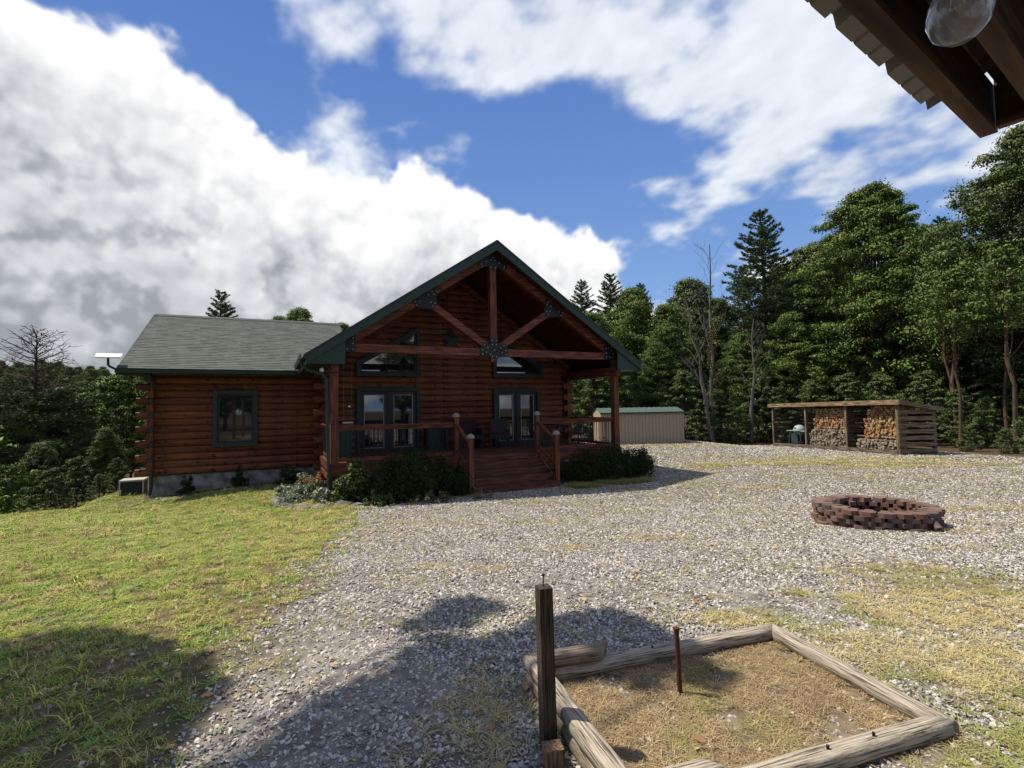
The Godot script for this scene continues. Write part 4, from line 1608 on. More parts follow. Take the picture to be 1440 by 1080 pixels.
	for i in 1300:
		var a := r.randf_range(-1.25, -0.35)
		var d := r.randf_range(105.0, 270.0)
		var x := sin(a) * d
		var z := -cos(a) * d
		var s := r.randf_range(0.6, 0.95)
		xf.append(Transform3D(Basis(Vector3.UP, r.randf() * TAU).scaled(Vector3(s, s, s)), on_ground(x, z, -0.5)))
		var v := r.randf_range(0.75, 1.15)
		cols.append(Color(v, v, v))
	var crown: MeshInstance3D = B.get_node("crown")
	var hill := multi("distant_forest", crown.mesh, leaf_mat(), xf, cols)
	tag(hill, "far wooded hillside beyond the lawn", "forest", "", "stuff")

# a tree left of the pavilion, out of the picture, whose crown shades the near ground
func make_shade_tree() -> void:
	var r := RandomNumberGenerator.new()
	r.seed = 64
	var t := thing("broadleaf_tree", "tall broadleaf tree beside the pavilion shading the near gravel and lawn", "tree", on_ground(-9.5, 1.5))
	var st := begin()
	var base := t.position
	var top := Vector3(-9.0, 11.5, 0.6) - base
	tube(st, PackedVector3Array([Vector3.ZERO, Vector3(0.1, 3.0, -0.1), Vector3(0.3, 6.5, -0.5), top]), PackedFloat32Array([0.30, 0.22, 0.16, 0.05]), 9)
	var cl := []
	for poly in SHADES:
		var pg := PackedVector2Array()
		var lo := Vector2(99, 99)
		var hi := Vector2(-99, -99)
		for p in poly:
			pg.append(p)
			lo = lo.min(p)
			hi = hi.max(p)
		var n := int((hi - lo).x * (hi - lo).y * 62.0)
		for i in n:
			var p := Vector2(r.randf_range(lo.x, hi.x), r.randf_range(lo.y, hi.y))
			if not Geometry2D.is_point_in_polygon(p, pg):
				continue
			var h := r.randf_range(6.4, 7.6)
			var c := Vector3(p.x, 0.58, p.y) + SUN_SIDE * h - base
			cl.append([c, Vector3(0.17, 0.14, 0.17), 64])
			if i % 6 == 0:
				limb(st, Vector3(0.3, 6.0, -0.5), c, 0.05, 0.01, r, 0.4)
	for i in 90:
		var a := r.randf() * TAU
		var c := Vector3(-9.3, 9.0, 1.0) + Vector3(cos(a) * 2.6 * sqrt(r.randf()), r.randf_range(-2.5, 3.5), sin(a) * 2.4 * sqrt(r.randf())) - base
		cl.append([c, Vector3(0.7, 0.5, 0.7), 70])
	put("trunk", st.commit(), W.bark, t)
	put("crown", leaves(cl, 0.13, [Color(0.06, 0.10, 0.025), Color(0.08, 0.12, 0.03)], 65), leaf_mat(), t)

func make_garden() -> void:
	var yew := [Color(0.030, 0.048, 0.016), Color(0.042, 0.064, 0.020), Color(0.055, 0.080, 0.024)]
	var holly := [Color(0.08, 0.115, 0.035), Color(0.10, 0.135, 0.045), Color(0.06, 0.09, 0.03)]
	shrub("juniper_shrub", "wide dark juniper shrub in front of the left porch railing", house_point(1.75, -0.85), Vector3(1.15, 1.12, 0.62), 120, 150, 0.075, yew, 21, 0.22, "", "shrub", true)
	shrub("juniper_shrub", "smaller dark juniper between the wide juniper and the stairs", house_point(2.75, -0.95), Vector3(0.5, 0.72, 0.45), 50, 120, 0.07, yew, 22, 0.22, "", "shrub", true)
	shrub("juniper_shrub", "broad dark juniper shrub in front of the right porch railing", house_point(7.35, -0.75), Vector3(1.25, 0.98, 0.62), 120, 150, 0.075, yew, 23, 0.22, "", "shrub", true)
	shrub("juniper_shrub", "dark juniper spreading past the right porch post", house_point(8.55, -0.75), Vector3(0.75, 0.86, 0.6), 70, 140, 0.075, yew, 24, 0.22, "", "shrub", true)
	shrub("leafy_shrub", "sunlit leafy green shrub beside the porch downspout", house_point(0.35, -0.5), Vector3(0.46, 0.98, 0.42), 60, 60, 0.085, holly, 25, 0.55)
	shrub("leafy_shrub", "low sunlit leafy plant at the foot of the wide juniper", house_point(0.85, -1.35), Vector3(0.35, 0.36, 0.28), 26, 45, 0.06, holly, 26, 0.55)
	shrub("weed_clump", "grey-brown weeds at the gravel edge below the juniper", house_point(2.0, -1.75), Vector3(0.6, 0.28, 0.22), 26, 24, 0.05, [Color(0.17, 0.15, 0.09), Color(0.10, 0.11, 0.05)], 27, 0.4, "", "weeds")
	shrub("weed_clump", "dry tan weed clump in front of the stair foot", house_point(3.15, -1.85), Vector3(0.28, 0.24, 0.18), 14, 22, 0.05, [Color(0.26, 0.21, 0.12), Color(0.15, 0.15, 0.07)], 28, 0.4, "", "weeds")
	shrub("dwarf_conifer", "small round dark conifer nearest the wing corner", house_point(-3.54, 3.62, -0.12), Vector3(0.22, 0.62, 0.22), 34, 80, 0.05, yew, 29, 0.22, "", "shrub", true)
	shrub("dwarf_conifer", "upright dark conifer below the wing window", house_point(-2.23, 3.62, -0.05), Vector3(0.24, 0.75, 0.22), 40, 80, 0.05, yew, 30, 0.22, "", "shrub", true)
	shrub("dark_shrub", "shaded shrub in the corner between wing and porch", house_point(-0.85, 3.2), Vector3(0.4, 0.6, 0.32), 34, 50, 0.08, yew + holly, 31, 0.5)
	# flower bed
	var silver := [Color(0.24, 0.28, 0.22), Color(0.17, 0.22, 0.14), Color(0.30, 0.32, 0.27)]
	var spots := [[-1.05, 0.9, 0.34, 0.42], [-0.72, 0.35, 0.36, 0.46], [-0.55, 1.35, 0.32, 0.62], [-0.25, -0.3, 0.32, 0.34], [-0.98, -0.15, 0.28, 0.30], [-0.35, 0.75, 0.28, 0.5]]
	for i in spots.size():
		var s = spots[i]
		shrub("silver_plant", "silvery grey-green bedding plant in the stone-edged bed", house_point(s[0], s[1]), Vector3(s[2], s[3], s[2]), 26, 42, 0.062, silver, 40 + i, 0.5, "silvery plants in the flower bed", "plant")
	var fl := shrub("flower_clump", "clump of orange-red flowers in the stone-edged bed", house_point(-0.42, 0.55), Vector3(0.28, 0.52, 0.26), 20, 30, 0.06, [Color(0.10, 0.13, 0.04)], 47, 0.5, "", "flowers")
	var bl := []
	var r := RandomNumberGenerator.new()
	r.seed = 8
	for i in 26:
		bl.append([Vector3(r.randfn() * 0.15, r.randf_range(0.34, 0.6), r.randfn() * 0.14), Vector3(0.045, 0.035, 0.045), 14])
	put("blossoms", leaves(bl, 0.045, [Color(0.38, 0.11, 0.045), Color(0.33, 0.15, 0.06)], 48, 0.7), leaf_mat(), fl)
	# edging stones
	var stone_mats := []
	for v in [0.16, 0.22, 0.28]:
		stone_mats.append(mat(lin(v, v * 0.96, v * 0.9), 0.9, blotch_tex, Vector3(1.7, 1.7, 1.7)))
	var chips := [chip(71), chip(72), chip(73)]
	var line := [[-1.34, 1.15, 0.14], [-1.30, 0.85, 0.17], [-1.33, 0.55, 0.15], [-1.28, 0.25, 0.19], [-1.30, -0.08, 0.16], [-1.18, -0.42, 0.22], [-1.0, -0.72, 0.2], [-0.75, -0.95, 0.23], [-0.45, -1.05, 0.19], [-0.2, -1.0, 0.17], [0.08, -0.95, 0.25], [0.36, -1.15, 0.16]]
	for q in line:
		edging(q, chips, stone_mats, r, "flat grey fieldstone edging the flower bed", "stones edging the flower bed")
	for i in 17:
		edging([-5.2 + i * 0.24 + r.randf_range(-0.05, 0.05), 2.95 + r.randf_range(-0.1, 0.1) + 0.012 * i, r.randf_range(0.10, 0.2)], chips, stone_mats, r, "flat brown stone laid along the foot of the cabin wing", "stones along the wing wall")
	# dark mulch in the beds
	var mulch := mat(lin(0.045, 0.032, 0.024), 0.95, speck_tex, Vector3(2, 2, 2))
	for bed in [[-2.5, 3.45, 2.4, 0.52, "dark mulch bed along the wing wall"], [-0.55, 1.1, 0.75, 1.7, "dark mulch under the silvery plants"], [1.6, -0.75, 1.9, 0.75, "dark mulch under the left junipers"], [7.3, -0.55, 1.75, 0.75, "dark mulch under the right junipers"]]:
		var st := begin()
		var ring := PackedVector3Array()
		for k in 26:
			var a := TAU * k / 26.0
			var e := 1.0 + r.randf_range(-0.08, 0.08)
			var p := house_point(bed[0] + cos(a) * bed[2] * e, bed[1] + sin(a) * bed[3] * e)
			ring.append(on_ground(p.x, p.z, 0.005))
		var c := house_point(bed[0], bed[1])
		var cc := on_ground(c.x, c.z, 0.05)
		for k in 26:
			tri(st, cc, ring[k], ring[(k + 1) % 26])
		var o := put("garden_bed", st.commit(), mulch, self)
		o.set_meta("kind", "structure")
		o.set_meta("label", bed[4])

func edging(q: Array, chips: Array, mats: Array, r: RandomNumberGenerator, label: String, group: String) -> void:
	var p := house_point(q[0], q[1])
	var s: float = q[2]
	var o := put(numbered("edging_stone"), chips[r.randi() % 3], mats[r.randi() % 3], self, on_ground(p.x, p.z, s * 0.16), Basis.from_euler(Vector3(r.randf_range(-0.15, 0.15), r.randf() * TAU, r.randf_range(-0.15, 0.15))).scaled(Vector3(s, s * 0.62, s)))
	tag(o, label, "stone", group)

# ------------------------------------------------------------------ things around the cabin
func timber_outline(w: float, h: float) -> PackedVector2Array:
	# flat top and bottom, rounded sides: a landscape timber
	var o := PackedVector2Array()
	var rr := h * 0.5
	for k in 7:
		var a := -PI / 2.0 + PI * k / 6.0
		o.append(Vector2(w * 0.5 - rr * 0.55 + rr * 0.55 * cos(a), rr * sin(a)))
	for k in 7:
		var a := PI / 2.0 + PI * k / 6.0
		o.append(Vector2(-w * 0.5 + rr * 0.55 + rr * 0.55 * cos(a), rr * sin(a)))
	return o

# timber between two ground points, with mitred or square ends (skew as x shift per half width)
func timber(parent: Node, called: String, p: Vector3, q: Vector3, w: float, h: float, skew0: float, skew1: float, m: Material) -> void:
	var d := q - p
	var long := d.length()
	var z := d.normalized()
	var x := Vector3.UP.cross(z).normalized()
	var y := z.cross(x)
	var o := timber_outline(w, h)
	var n := o.size()
	var st := begin()
	var r := RandomNumberGenerator.new()
	r.seed = int(p.x * 1000.0) + 7
	var segs := 14
	var rings := []
	for s in segs + 1:
		var t := float(s) / segs
		var ring := PackedVector3Array()
		var wob := Vector2(r.randfn(), r.randfn()) * 0.0012
		for v in o:
			var sk := lerpf(skew0, skew1, t) * v.x
			var e := v * (1.0 + r.randfn() * 0.006) + wob
			ring.append(Vector3(e.x, e.y, t * long + sk))
		rings.append(ring)
	for s in segs:
		for k in n:
			var j := (k + 1) % n
			for v in [rings[s][k], rings[s + 1][j], rings[s][j], rings[s][k], rings[s + 1][k], rings[s + 1][j]]:
				st.add_vertex(v)
	for k in range(1, n - 1):
		for v in [rings[0][0], rings[0][k], rings[0][k + 1]]:
			st.add_vertex(v)
		for v in [rings[segs][0], rings[segs][k + 1], rings[segs][k]]:
			st.add_vertex(v)
	st.generate_normals()
	put(called, st.commit(), m, parent, p, Basis(x, y, z))

func cracked_wood(r: float, g: float, b: float, axis: int) -> StandardMaterial3D:
	# weathered timber: long dark checks and pale ridges
	var s := Vector3(7.0, 7.0, 7.0)
	s[axis] = 0.28
	var m := mat(lin(r, g, b), 0.9, weather_tex(), s)
	m.heightmap_enabled = false
	m.normal_enabled = true
	m.normal_texture = weather_normal()
	m.normal_scale = 1.0
	return m

var _weather: NoiseTexture2D
var _weather_n: NoiseTexture2D

func weather_tex() -> NoiseTexture2D:
	if _weather == null:
		var n := FastNoiseLite.new()
		n.seed = 17
		n.frequency = 0.02
		n.fractal_octaves = 5
		n.fractal_gain = 0.65
		_weather = NoiseTexture2D.new()
		_weather.width = 512
		_weather.height = 512
		_weather.seamless = true
		_weather.noise = n
		var g := Gradient.new()
		g.offsets = PackedFloat32Array([0.0, 0.30, 0.38, 0.6, 1.0])
		g.colors = PackedColorArray([Color(0.22, 0.2, 0.18), Color(0.35, 0.33, 0.30), Color(0.72, 0.70, 0.66), Color(0.86, 0.85, 0.82), Color(1, 1, 1)])
		_weather.color_ramp = g
	return _weather

func weather_normal() -> NoiseTexture2D:
	if _weather_n == null:
		_weather_n = NoiseTexture2D.new()
		_weather_n.width = 512
		_weather_n.height = 512
		_weather_n.seamless = true
		_weather_n.noise = weather_tex().noise
		_weather_n.as_normal_map = true
		_weather_n.bump_strength = 6.0
	return _weather_n

func make_pit() -> void:
	var grey := cracked_wood(0.47, 0.43, 0.37, 2)
	var dark := cracked_wood(0.32, 0.28, 0.22, 2)
	var t := thing("horseshoe_pit", "weathered timber frame laid flat on the ground around dry grass", "timber frame", Vector3.ZERO)
	var g := 0.585
	var A := Vector3(0.09, g, -2.99)
	var B := Vector3(1.74, g, -3.51)
	var C := Vector3(2.03, g, -2.49)
	var D := Vector3(0.42, g, -1.99)
	var w := 0.098
	var h := 0.078
	var y := Vector3(0, h * 0.5, 0)
	timber(t, "timber", B + y, A + y + Vector3(0.06, 0, -0.018), w, h, 0.85, 0.0, grey)
	timber(t, "timber", C + y, B + y, w, h, 0.85, -0.85, grey)
	timber(t, "timber", D + y + Vector3(0.06, 0, -0.02), C + y, w, h, 0.0, -0.15, grey)
	timber(t, "timber", A + y, D + y, w, h, 0.0, 0.0, dark)
	# second layer: a backboard with two mitred returns
	var y2 := Vector3(0, h * 1.52, 0)
	timber(t, "timber", A + y2, D + y2 + Vector3(0.0, 0, 0.0), w, h, 0.8, -0.8, grey)
	timber(t, "timber", A + y2 + Vector3(0.44, 0, -0.135), A + y2, w, h, 0.9, -0.9, dark)
	timber(t, "timber", D + y2, D + y2 + Vector3(0.36, 0, -0.11), w, h, -0.85, -0.9, grey)
	var spike := tube_mesh(PackedVector3Array([Vector3(0, -0.05, 0), Vector3(0, 0.012, 0)]), PackedFloat32Array([0.006, 0.007]), 6)
	for p in [A.lerp(B, 0.46) + Vector3(0, h, 0), C.lerp(D, 0.26) + Vector3(0, h * 1.05, 0), C.lerp(D, 0.42) + Vector3(0, h * 1.05, 0)]:
		put("nail", spike, W.black, t, p)
	# stake
	var rust := mat(lin(0.12, 0.038, 0.024), 0.8, speck_tex, Vector3(4, 4, 4))
	var st := begin()
	tube(st, PackedVector3Array([Vector3(0, -0.1, 0), Vector3(-0.008, 0.2, 0), Vector3(-0.012, 0.355, 0)]), PackedFloat32Array([0.0135, 0.0135, 0.0135]), 10)
	tube(st, PackedVector3Array([Vector3(-0.012, 0.35, 0), Vector3(-0.012, 0.362, 0)]), PackedFloat32Array([0.018, 0.018]), 10)
	var stake := put("iron_stake", st.commit(), rust, self, Vector3(0.90, 0.58, -2.86))
	tag(stake, "rusty iron stake upright inside the timber frame", "stake")
	# post with a nail in its top
	var post := thing("wooden_post", "dark weathered square post standing beside the timber frame", "post", Vector3(0.145, 0.56, -2.46))
	put("shaft", box_mesh(Vector3(-0.006, 0.37, 0), Vector3(0.066, 0.78, 0.066), Basis.from_euler(Vector3(0, 0.3, 0.012))), cracked_wood(0.085, 0.066, 0.046, 1), post)
	put("nail", tube_mesh(PackedVector3Array([Vector3(-0.012, 0.755, 0), Vector3(-0.012, 0.81, 0), Vector3(-0.012, 0.812, 0), Vector3(-0.012, 0.818, 0)]), PackedFloat32Array([0.003, 0.003, 0.008, 0.008]), 7), W.black, post)
	var blk := put("wood_block", box_mesh(Vector3(0, 0.045, 0), Vector3(0.085, 0.09, 0.075), Basis(Vector3.UP, 0.2)), cracked_wood(0.30, 0.21, 0.13, 1), self, Vector3(0.155, 0.575, -2.33))
	tag(blk, "small tan wood block at the foot of the dark post", "block")

func make_fire_pit() -> void:
	var t := thing("fire_pit", "round fire pit of stacked red concrete pavers on the gravel", "fire pit", on_ground(5.72, -8.1, 0.0))
	var r := RandomNumberGenerator.new()
	r.seed = 515
	var mats := []
	for c in [[0.23, 0.125, 0.10], [0.27, 0.16, 0.13], [0.20, 0.125, 0.105], [0.25, 0.165, 0.14], [0.15, 0.115, 0.10]]:
		mats.append(mat(lin(c[0], c[1], c[2]), 0.9, speck_tex, Vector3(2.4, 2.4, 2.4)))
	# paver seen from above: an octagon with a square tail towards the middle
	var o := PackedVector2Array()
	for p in [[-0.055, -0.15], [0.055, -0.15], [0.055, -0.06], [0.105, -0.02], [0.105, 0.07], [0.052, 0.125], [-0.052, 0.125], [-0.105, 0.07], [-0.105, -0.02], [-0.055, -0.06]]:
		o.append(Vector2(p[0], p[1]))
	var mesh := prism_mesh(o, 0.0, 0.066, Transform3D(Basis(Vector3(1, 0, 0), Vector3(0, 0, -1), Vector3(0, 1, 0)), Vector3.ZERO))
	var n := 22
	for c in 5:
		for i in n:
			var a := TAU * (i + 0.5 * (c % 2)) / n + r.randfn() * 0.012
			var d := 0.71 + r.randfn() * 0.024
			put("paver", mesh, mats[r.randi() % 5], t, Vector3(cos(a) * d, 0.0675 * c - 0.02, sin(a) * d), Basis(Vector3.UP, -a - PI / 2.0 + PI + r.randfn() * 0.07 + PI))
	var ash := begin()
	lathe(ash, PackedVector2Array([Vector2(0.60, 0.03), Vector2(0.4, 0.06), Vector2(0.0, 0.05)]), 20)
	put("ash_bed", ash.commit(), mat(lin(0.05, 0.045, 0.04), 0.95, speck_tex, Vector3(2, 2, 2)), t)
	var st := begin()
	tube(st, PackedVector3Array([Vector3(0, 0.03, 0), Vector3(0.05, 0.05, -0.1), Vector3(0.08, 0.10, -0.2)]), PackedFloat32Array([0.045, 0.05, 0.042]), 7)
	tag(put("firewood_piece", st.commit(), wood(0.16, 0.12, 0.11, 2, 0.9), self, on_ground(5.95, -7.15)), "short grey piece of wood lying beside the fire pit", "firewood")

func split_log(seed_: int) -> ArrayMesh:
	var r := RandomNumberGenerator.new()
	r.seed = seed_
	var o := PackedVector2Array()
	var n := r.randi_range(4, 6)
	for k in n:
		var a := TAU * (k + r.randf_range(-0.2, 0.2)) / n
		o.append(Vector2(cos(a), sin(a)) * r.randf_range(0.75, 1.1))
	return prism_mesh(o, -0.5, 0.5)

func make_woodshed() -> void:
	var fr := Vector3(15.75, -0.05, -20.7)
	var fl := Vector3(15.05, -0.32, -29.2)
	var run := (fl - fr)
	var long := run.length()
	var x := Vector3(run.x, 0, run.z).normalized()          # from the near end to the far end
	var back := Vector3(-x.z, 0, x.x)                        # away from the clearing
	var t := thing("woodshed", "open-fronted slatted woodshed with a sloping roof at the wood's edge", "shed", fr)
	t.basis = Basis(x, Vector3.UP, x.cross(Vector3.UP))
	if t.basis.z.dot(back) < 0.0:
		pass
	var deep := 1.55
	var sgn := signf(t.basis.z.dot(Vector3(1, 0, 0)))        # local z towards the back
	var plank := wood(0.21, 0.165, 0.125, 0, 0.9)
	var plank_d := wood(0.11, 0.085, 0.066, 0, 0.9)
	var plank_z := wood(0.25, 0.185, 0.12, 2, 0.9)
	var upright := wood(0.23, 0.185, 0.14, 1, 0.9)
	var fresh_x := wood(0.34, 0.24, 0.145, 0, 0.9)
	var drop := -0.27
	for i in 4:
		var px := long * i / 3.0
		var gy := drop * i / 3.0
		put("post", box_mesh(Vector3(px, gy + 1.09, 0), Vector3(0.11, 2.22, 0.11)), upright, t)
		put("post", box_mesh(Vector3(px, gy + 0.92, sgn * deep), Vector3(0.11, 1.86, 0.11)), upright, t)
		put("rafter", bar_mesh(Vector3(px + 0.002, gy * 0.4 + 2.16, -sgn * 0.06), Vector3(px + 0.002, gy * 0.4 + 1.84, sgn * (deep + 0.12)), 0.05, 0.13), plank_d, t)
	# roof boards, running front to back
	var roof := node("roof", t)
	var n := 38
	for i in n:
		var px := -0.25 + (long + 0.5) * (i + 0.5) / n
		var gy := drop * 0.4 * px / long
		put("roof_board", bar_mesh(Vector3(px, gy + 2.255, -sgn * 0.13), Vector3(px, gy + 1.90, sgn * (deep + 0.25)), (long + 0.5) / n - 0.006, 0.022), plank_z, roof)
	put("front_fascia", bar_mesh(Vector3(-0.26, 2.16, -sgn * 0.15), Vector3(long + 0.26, drop * 0.4 + 2.16, -sgn * 0.15), 0.03, 0.19), fresh_x, t)
	put("end_fascia", bar_mesh(Vector3(-0.268, 2.17, -sgn * 0.13), Vector3(-0.268, 1.82, sgn * (deep + 0.22)), 0.03, 0.17), plank_z, t)
	put("base_board", bar_mesh(Vector3(0, 0.12, -sgn * 0.075), Vector3(long, drop + 0.12, -sgn * 0.075), 0.035, 0.15), plank, t)
	# slatted ends, divisions and back
	for e in [0.0, 1.0, 2.0, 3.0]:
		var px: float = long * e / 3.0
		for k in 7:
			var y := 0.16 + k * 0.265
			var m := plank_z if e == 0.0 else plank_d_z()
			put("end_slat", box_mesh(Vector3(px - 0.07, drop * e / 3.0 + y, sgn * deep * 0.5), Vector3(0.025, 0.17, deep + 0.1)), m, t)
	for k in 8:
		var y := 0.14 + k * 0.21
		put("back_slat", bar_mesh(Vector3(-0.05, y, sgn * (deep + 0.07)), Vector3(long + 0.05, drop + y, sgn * (deep + 0.07)), 0.025, 0.15), plank_d, t)
	# firewood: two bays, an old grey row below and fresh split wood above
	var shapes := []
	for i in 6:
		shapes.append(split_log(600 + i))
	var old := []
	var young := []
	for c in [[0.34, 0.29, 0.23], [0.22, 0.19, 0.16], [0.48, 0.40, 0.29]]:
		old.append(mat(lin(c[0], c[1], c[2]), 0.95, speck_tex, Vector3(1.5, 1.5, 1.5)))
	for c in [[0.45, 0.25, 0.12], [0.55, 0.34, 0.17], [0.36, 0.19, 0.09], [0.60, 0.43, 0.25]]:
		young.append(mat(lin(c[0], c[1], c[2]), 0.9, speck_tex, Vector3(1.5, 1.5, 1.5)))
	var r := RandomNumberGenerator.new()
	r.seed = 343
	# bay start, bay end, bottom, top, depth from front, old?
	var piles := [
		[0.15, 2.35, 0.10, 0.62, 0.06, true, "low pile of weathered grey firewood in the near bay of the woodshed"],
		[0.15, 2.0, 0.64, 1.98, 0.16, false, "tall stack of fresh orange-brown split firewood in the near bay of the woodshed"],
		[3.0, 5.55, 0.02, 0.92, 0.06, true, "waist-high pile of weathered grey firewood in the middle bay of the woodshed"],
		[3.0, 5.3, 0.94, 1.92, 0.16, false, "stack of fresh orange-brown split firewood above the old pile in the middle bay"]]
	for p in piles:
		var pile := Node3D.new()
		pile.name = numbered("firewood_stack")
		add_child(pile)
		pile.transform = t.transform.translated_local(Vector3(p[0], p[2], 0))
		tag(pile, p[6], "firewood", "firewood stacked in the woodshed")
		var y := 0.055
		var row := 0
		while y < p[3] - p[2]:
			var px := 0.06 + (0.055 if row % 2 else 0.0)
			var cut: float = 0.25 * maxf(0.0, y / (p[3] - p[2]) - 0.55) / 0.45 * (p[1] - p[0])
			if p[5]:
				cut *= 0.3
			while px < p[1] - p[0] - cut * r.randf_range(0.4, 1.0):
				var s := r.randf_range(0.048, 0.072)
				var b := Basis.from_euler(Vector3(r.randfn() * 0.06, r.randfn() * 0.08, r.randf() * TAU)).scaled_local(Vector3(s, s, 0.42))
				var set_: Array = old if p[5] else young
				put("split_log", shapes[r.randi() % 6], set_[r.randi() % set_.size()], pile, Vector3(px, y + r.randfn() * 0.008 + drop * px / long, sgn * (p[4] + 0.22 + r.randfn() * 0.035)), b)
				px += s * 1.75
			y += 0.098
			row += 1
	# long weathered poles laid on the low pile
	var pol := begin()
	tube(pol, PackedVector3Array([Vector3(0.2, 0.66, sgn * 0.18), Vector3(2.45, 0.66, sgn * 0.2)]), PackedFloat32Array([0.035, 0.03]), 6)
	var pole := put("pole", pol.commit(), fresh_x, self)
	pole.transform = t.transform
	tag(pole, "pale wooden pole lying along the low firewood pile", "pole")
	# green grill parked in the far bay
	make_grill(t.transform * Vector3(6.75, -0.1, sgn * 0.35))

var _pdz: StandardMaterial3D
func plank_d_z() -> StandardMaterial3D:
	if _pdz == null:
		_pdz = wood(0.12, 0.095, 0.072, 2, 0.9)
	return _pdz

func make_grill(at: Vector3) -> void:
	var g := thing("barbecue_grill", "green barbecue grill with side shelf parked in the woodshed", "grill", at, -90.0 + 8.0)
	var teal := mat(lin(0.075, 0.13, 0.12), 0.4)
	var pale := mat(lin(0.26, 0.33, 0.32), 0.5)
	var st := begin()
	lathe(st, PackedVector2Array([Vector2(0.05, 0.52), Vector2(0.22, 0.58), Vector2(0.30, 0.72), Vector2(0.31, 0.78)]), 16)
	put("bowl", st.commit(), teal, g)
	st = begin()
	lathe(st, PackedVector2Array([Vector2(0.315, 0.785), Vector2(0.30, 0.92), Vector2(0.22, 1.04), Vector2(0.1, 1.09), Vector2(0.0, 1.10)]), 16)
	var lid := put("lid", st.commit(), pale, g)
	put("handle", box_mesh(Vector3(0, 0.95, 0.31), Vector3(0.16, 0.025, 0.025)), W.black, lid)
	put("shelf", box_mesh(Vector3(-0.55, 0.77, 0), Vector3(0.46, 0.03, 0.40)), pale, g)
	put("shelf", box_mesh(Vector3(0.46, 0.77, 0), Vector3(0.28, 0.03, 0.40)), pale, g)
	for p in [[-0.7, 0.17], [-0.7, -0.17], [0.3, 0.17], [0.3, -0.17]]:
		put("leg", tube_mesh(PackedVector3Array([Vector3(p[0], 0.0, p[1]), Vector3(p[0] * 0.75, 0.76, p[1])]), PackedFloat32Array([0.018, 0.018]), 6), teal, g)
	for z in [0.24, -0.24]:
		var w := begin()
		lathe(w, PackedVector2Array([Vector2(0.0, -0.03), Vector2(0.12, -0.03), Vector2(0.13, 0.0), Vector2(0.12, 0.03), Vector2(0.0, 0.03)]), 14, Transform3D(Basis(Vector3(1, 0, 0), Vector3(0, 0, 1), Vector3(0, -1, 0)), Vector3(0.32, 0.13, z)))
		put("wheel", w.commit(), W.black, g)
	put("cart_body", box_mesh(Vector3(-0.25, 0.36, 0), Vector3(0.5, 0.55, 0.3)), mat(lin(0.03, 0.05, 0.048), 0.5), g)

func make_metal_shed() -> void:
	var t := thing("metal_shed", "low tan ribbed metal shed with a green roof at the wood's edge", "shed", Vector3(4.95, 0.0, -28.3), 1.5)
	var tan_ := mat(lin(0.31, 0.25, 0.185), 0.55)
	var green := mat(lin(0.075, 0.112, 0.096), 0.4)
	var long := 4.65
	# ribbed wall: a folded outline pushed up
	var front := begin()
	var n := 24
	for i in n:
		var x0 := long * i / n
		var w := long / n
		var q := [[0.0, 0.0], [0.70, 0.0], [0.76, -0.022], [0.94, -0.022], [1.0, 0.0]]
		for k in 4:
			quad(front, Vector3(x0 + w * q[k][0], 0, q[k][1]), Vector3(x0 + w * q[k + 1][0], 0, q[k + 1][1]), Vector3(x0 + w * q[k + 1][0], 1.76, q[k + 1][1]), Vector3(x0 + w * q[k][0], 1.76, q[k][1]))
	put("front_wall", front.commit(), tan_, t)
	put("end_wall", prism_mesh(PackedVector2Array([Vector2(0, 0), Vector2(2.2, 0), Vector2(2.2, 1.76), Vector2(1.1, 1.98), Vector2(0, 1.76)]), -0.02, 0.0, Transform3D(Basis(Vector3(0, 0, -1), Vector3.UP, Vector3(1, 0, 0)), Vector3(0, 0, 0.0))), tan_, t)
	put("end_wall", prism_mesh(PackedVector2Array([Vector2(0, 0), Vector2(2.2, 0), Vector2(2.2, 1.76), Vector2(1.1, 1.98), Vector2(0, 1.76)]), 0.0, 0.02, Transform3D(Basis(Vector3(0, 0, -1), Vector3.UP, Vector3(1, 0, 0)), Vector3(long, 0, 0.0))), tan_, t)
	put("back_wall", box_mesh(Vector3(long * 0.5, 0.88, -2.21), Vector3(long, 1.76, 0.02)), tan_, t)
	put("corner_trim", box_mesh(Vector3(long - 0.03, 0.88, 0.012), Vector3(0.07, 1.75, 0.02)), tan_, t)
	put("corner_trim", box_mesh(Vector3(0.03, 0.88, 0.012), Vector3(0.07, 1.75, 0.02)), tan_, t)
	var rf := node("roof", t)
	for s in [0, 1]:
		var e := Vector3(-0.06, 1.74, 0.10 if s == 0 else -2.30)
		var rd := Vector3(-0.06, 2.02, -1.1)
		put("roof_panel", bar_mesh((e + rd) * 0.5, (e + rd) * 0.5 + Vector3(long + 0.12, 0, 0), (e - rd).length(), 0.015, (rd - e).cross(Vector3.RIGHT) * (1.0 if s == 0 else -1.0)), green, rf)
		for i in 16:
			var x := Vector3((long + 0.1) * (i + 0.5) / 16.0, 0.018, 0)
			put("rib", bar_mesh(e + x, rd + x, 0.04, 0.025), green, rf)
	put("eave_trim", box_mesh(Vector3(long * 0.5, 1.735, 0.105), Vector3(long + 0.14, 0.085, 0.02)), mat(lin(0.02, 0.06, 0.045), 0.5), rf)

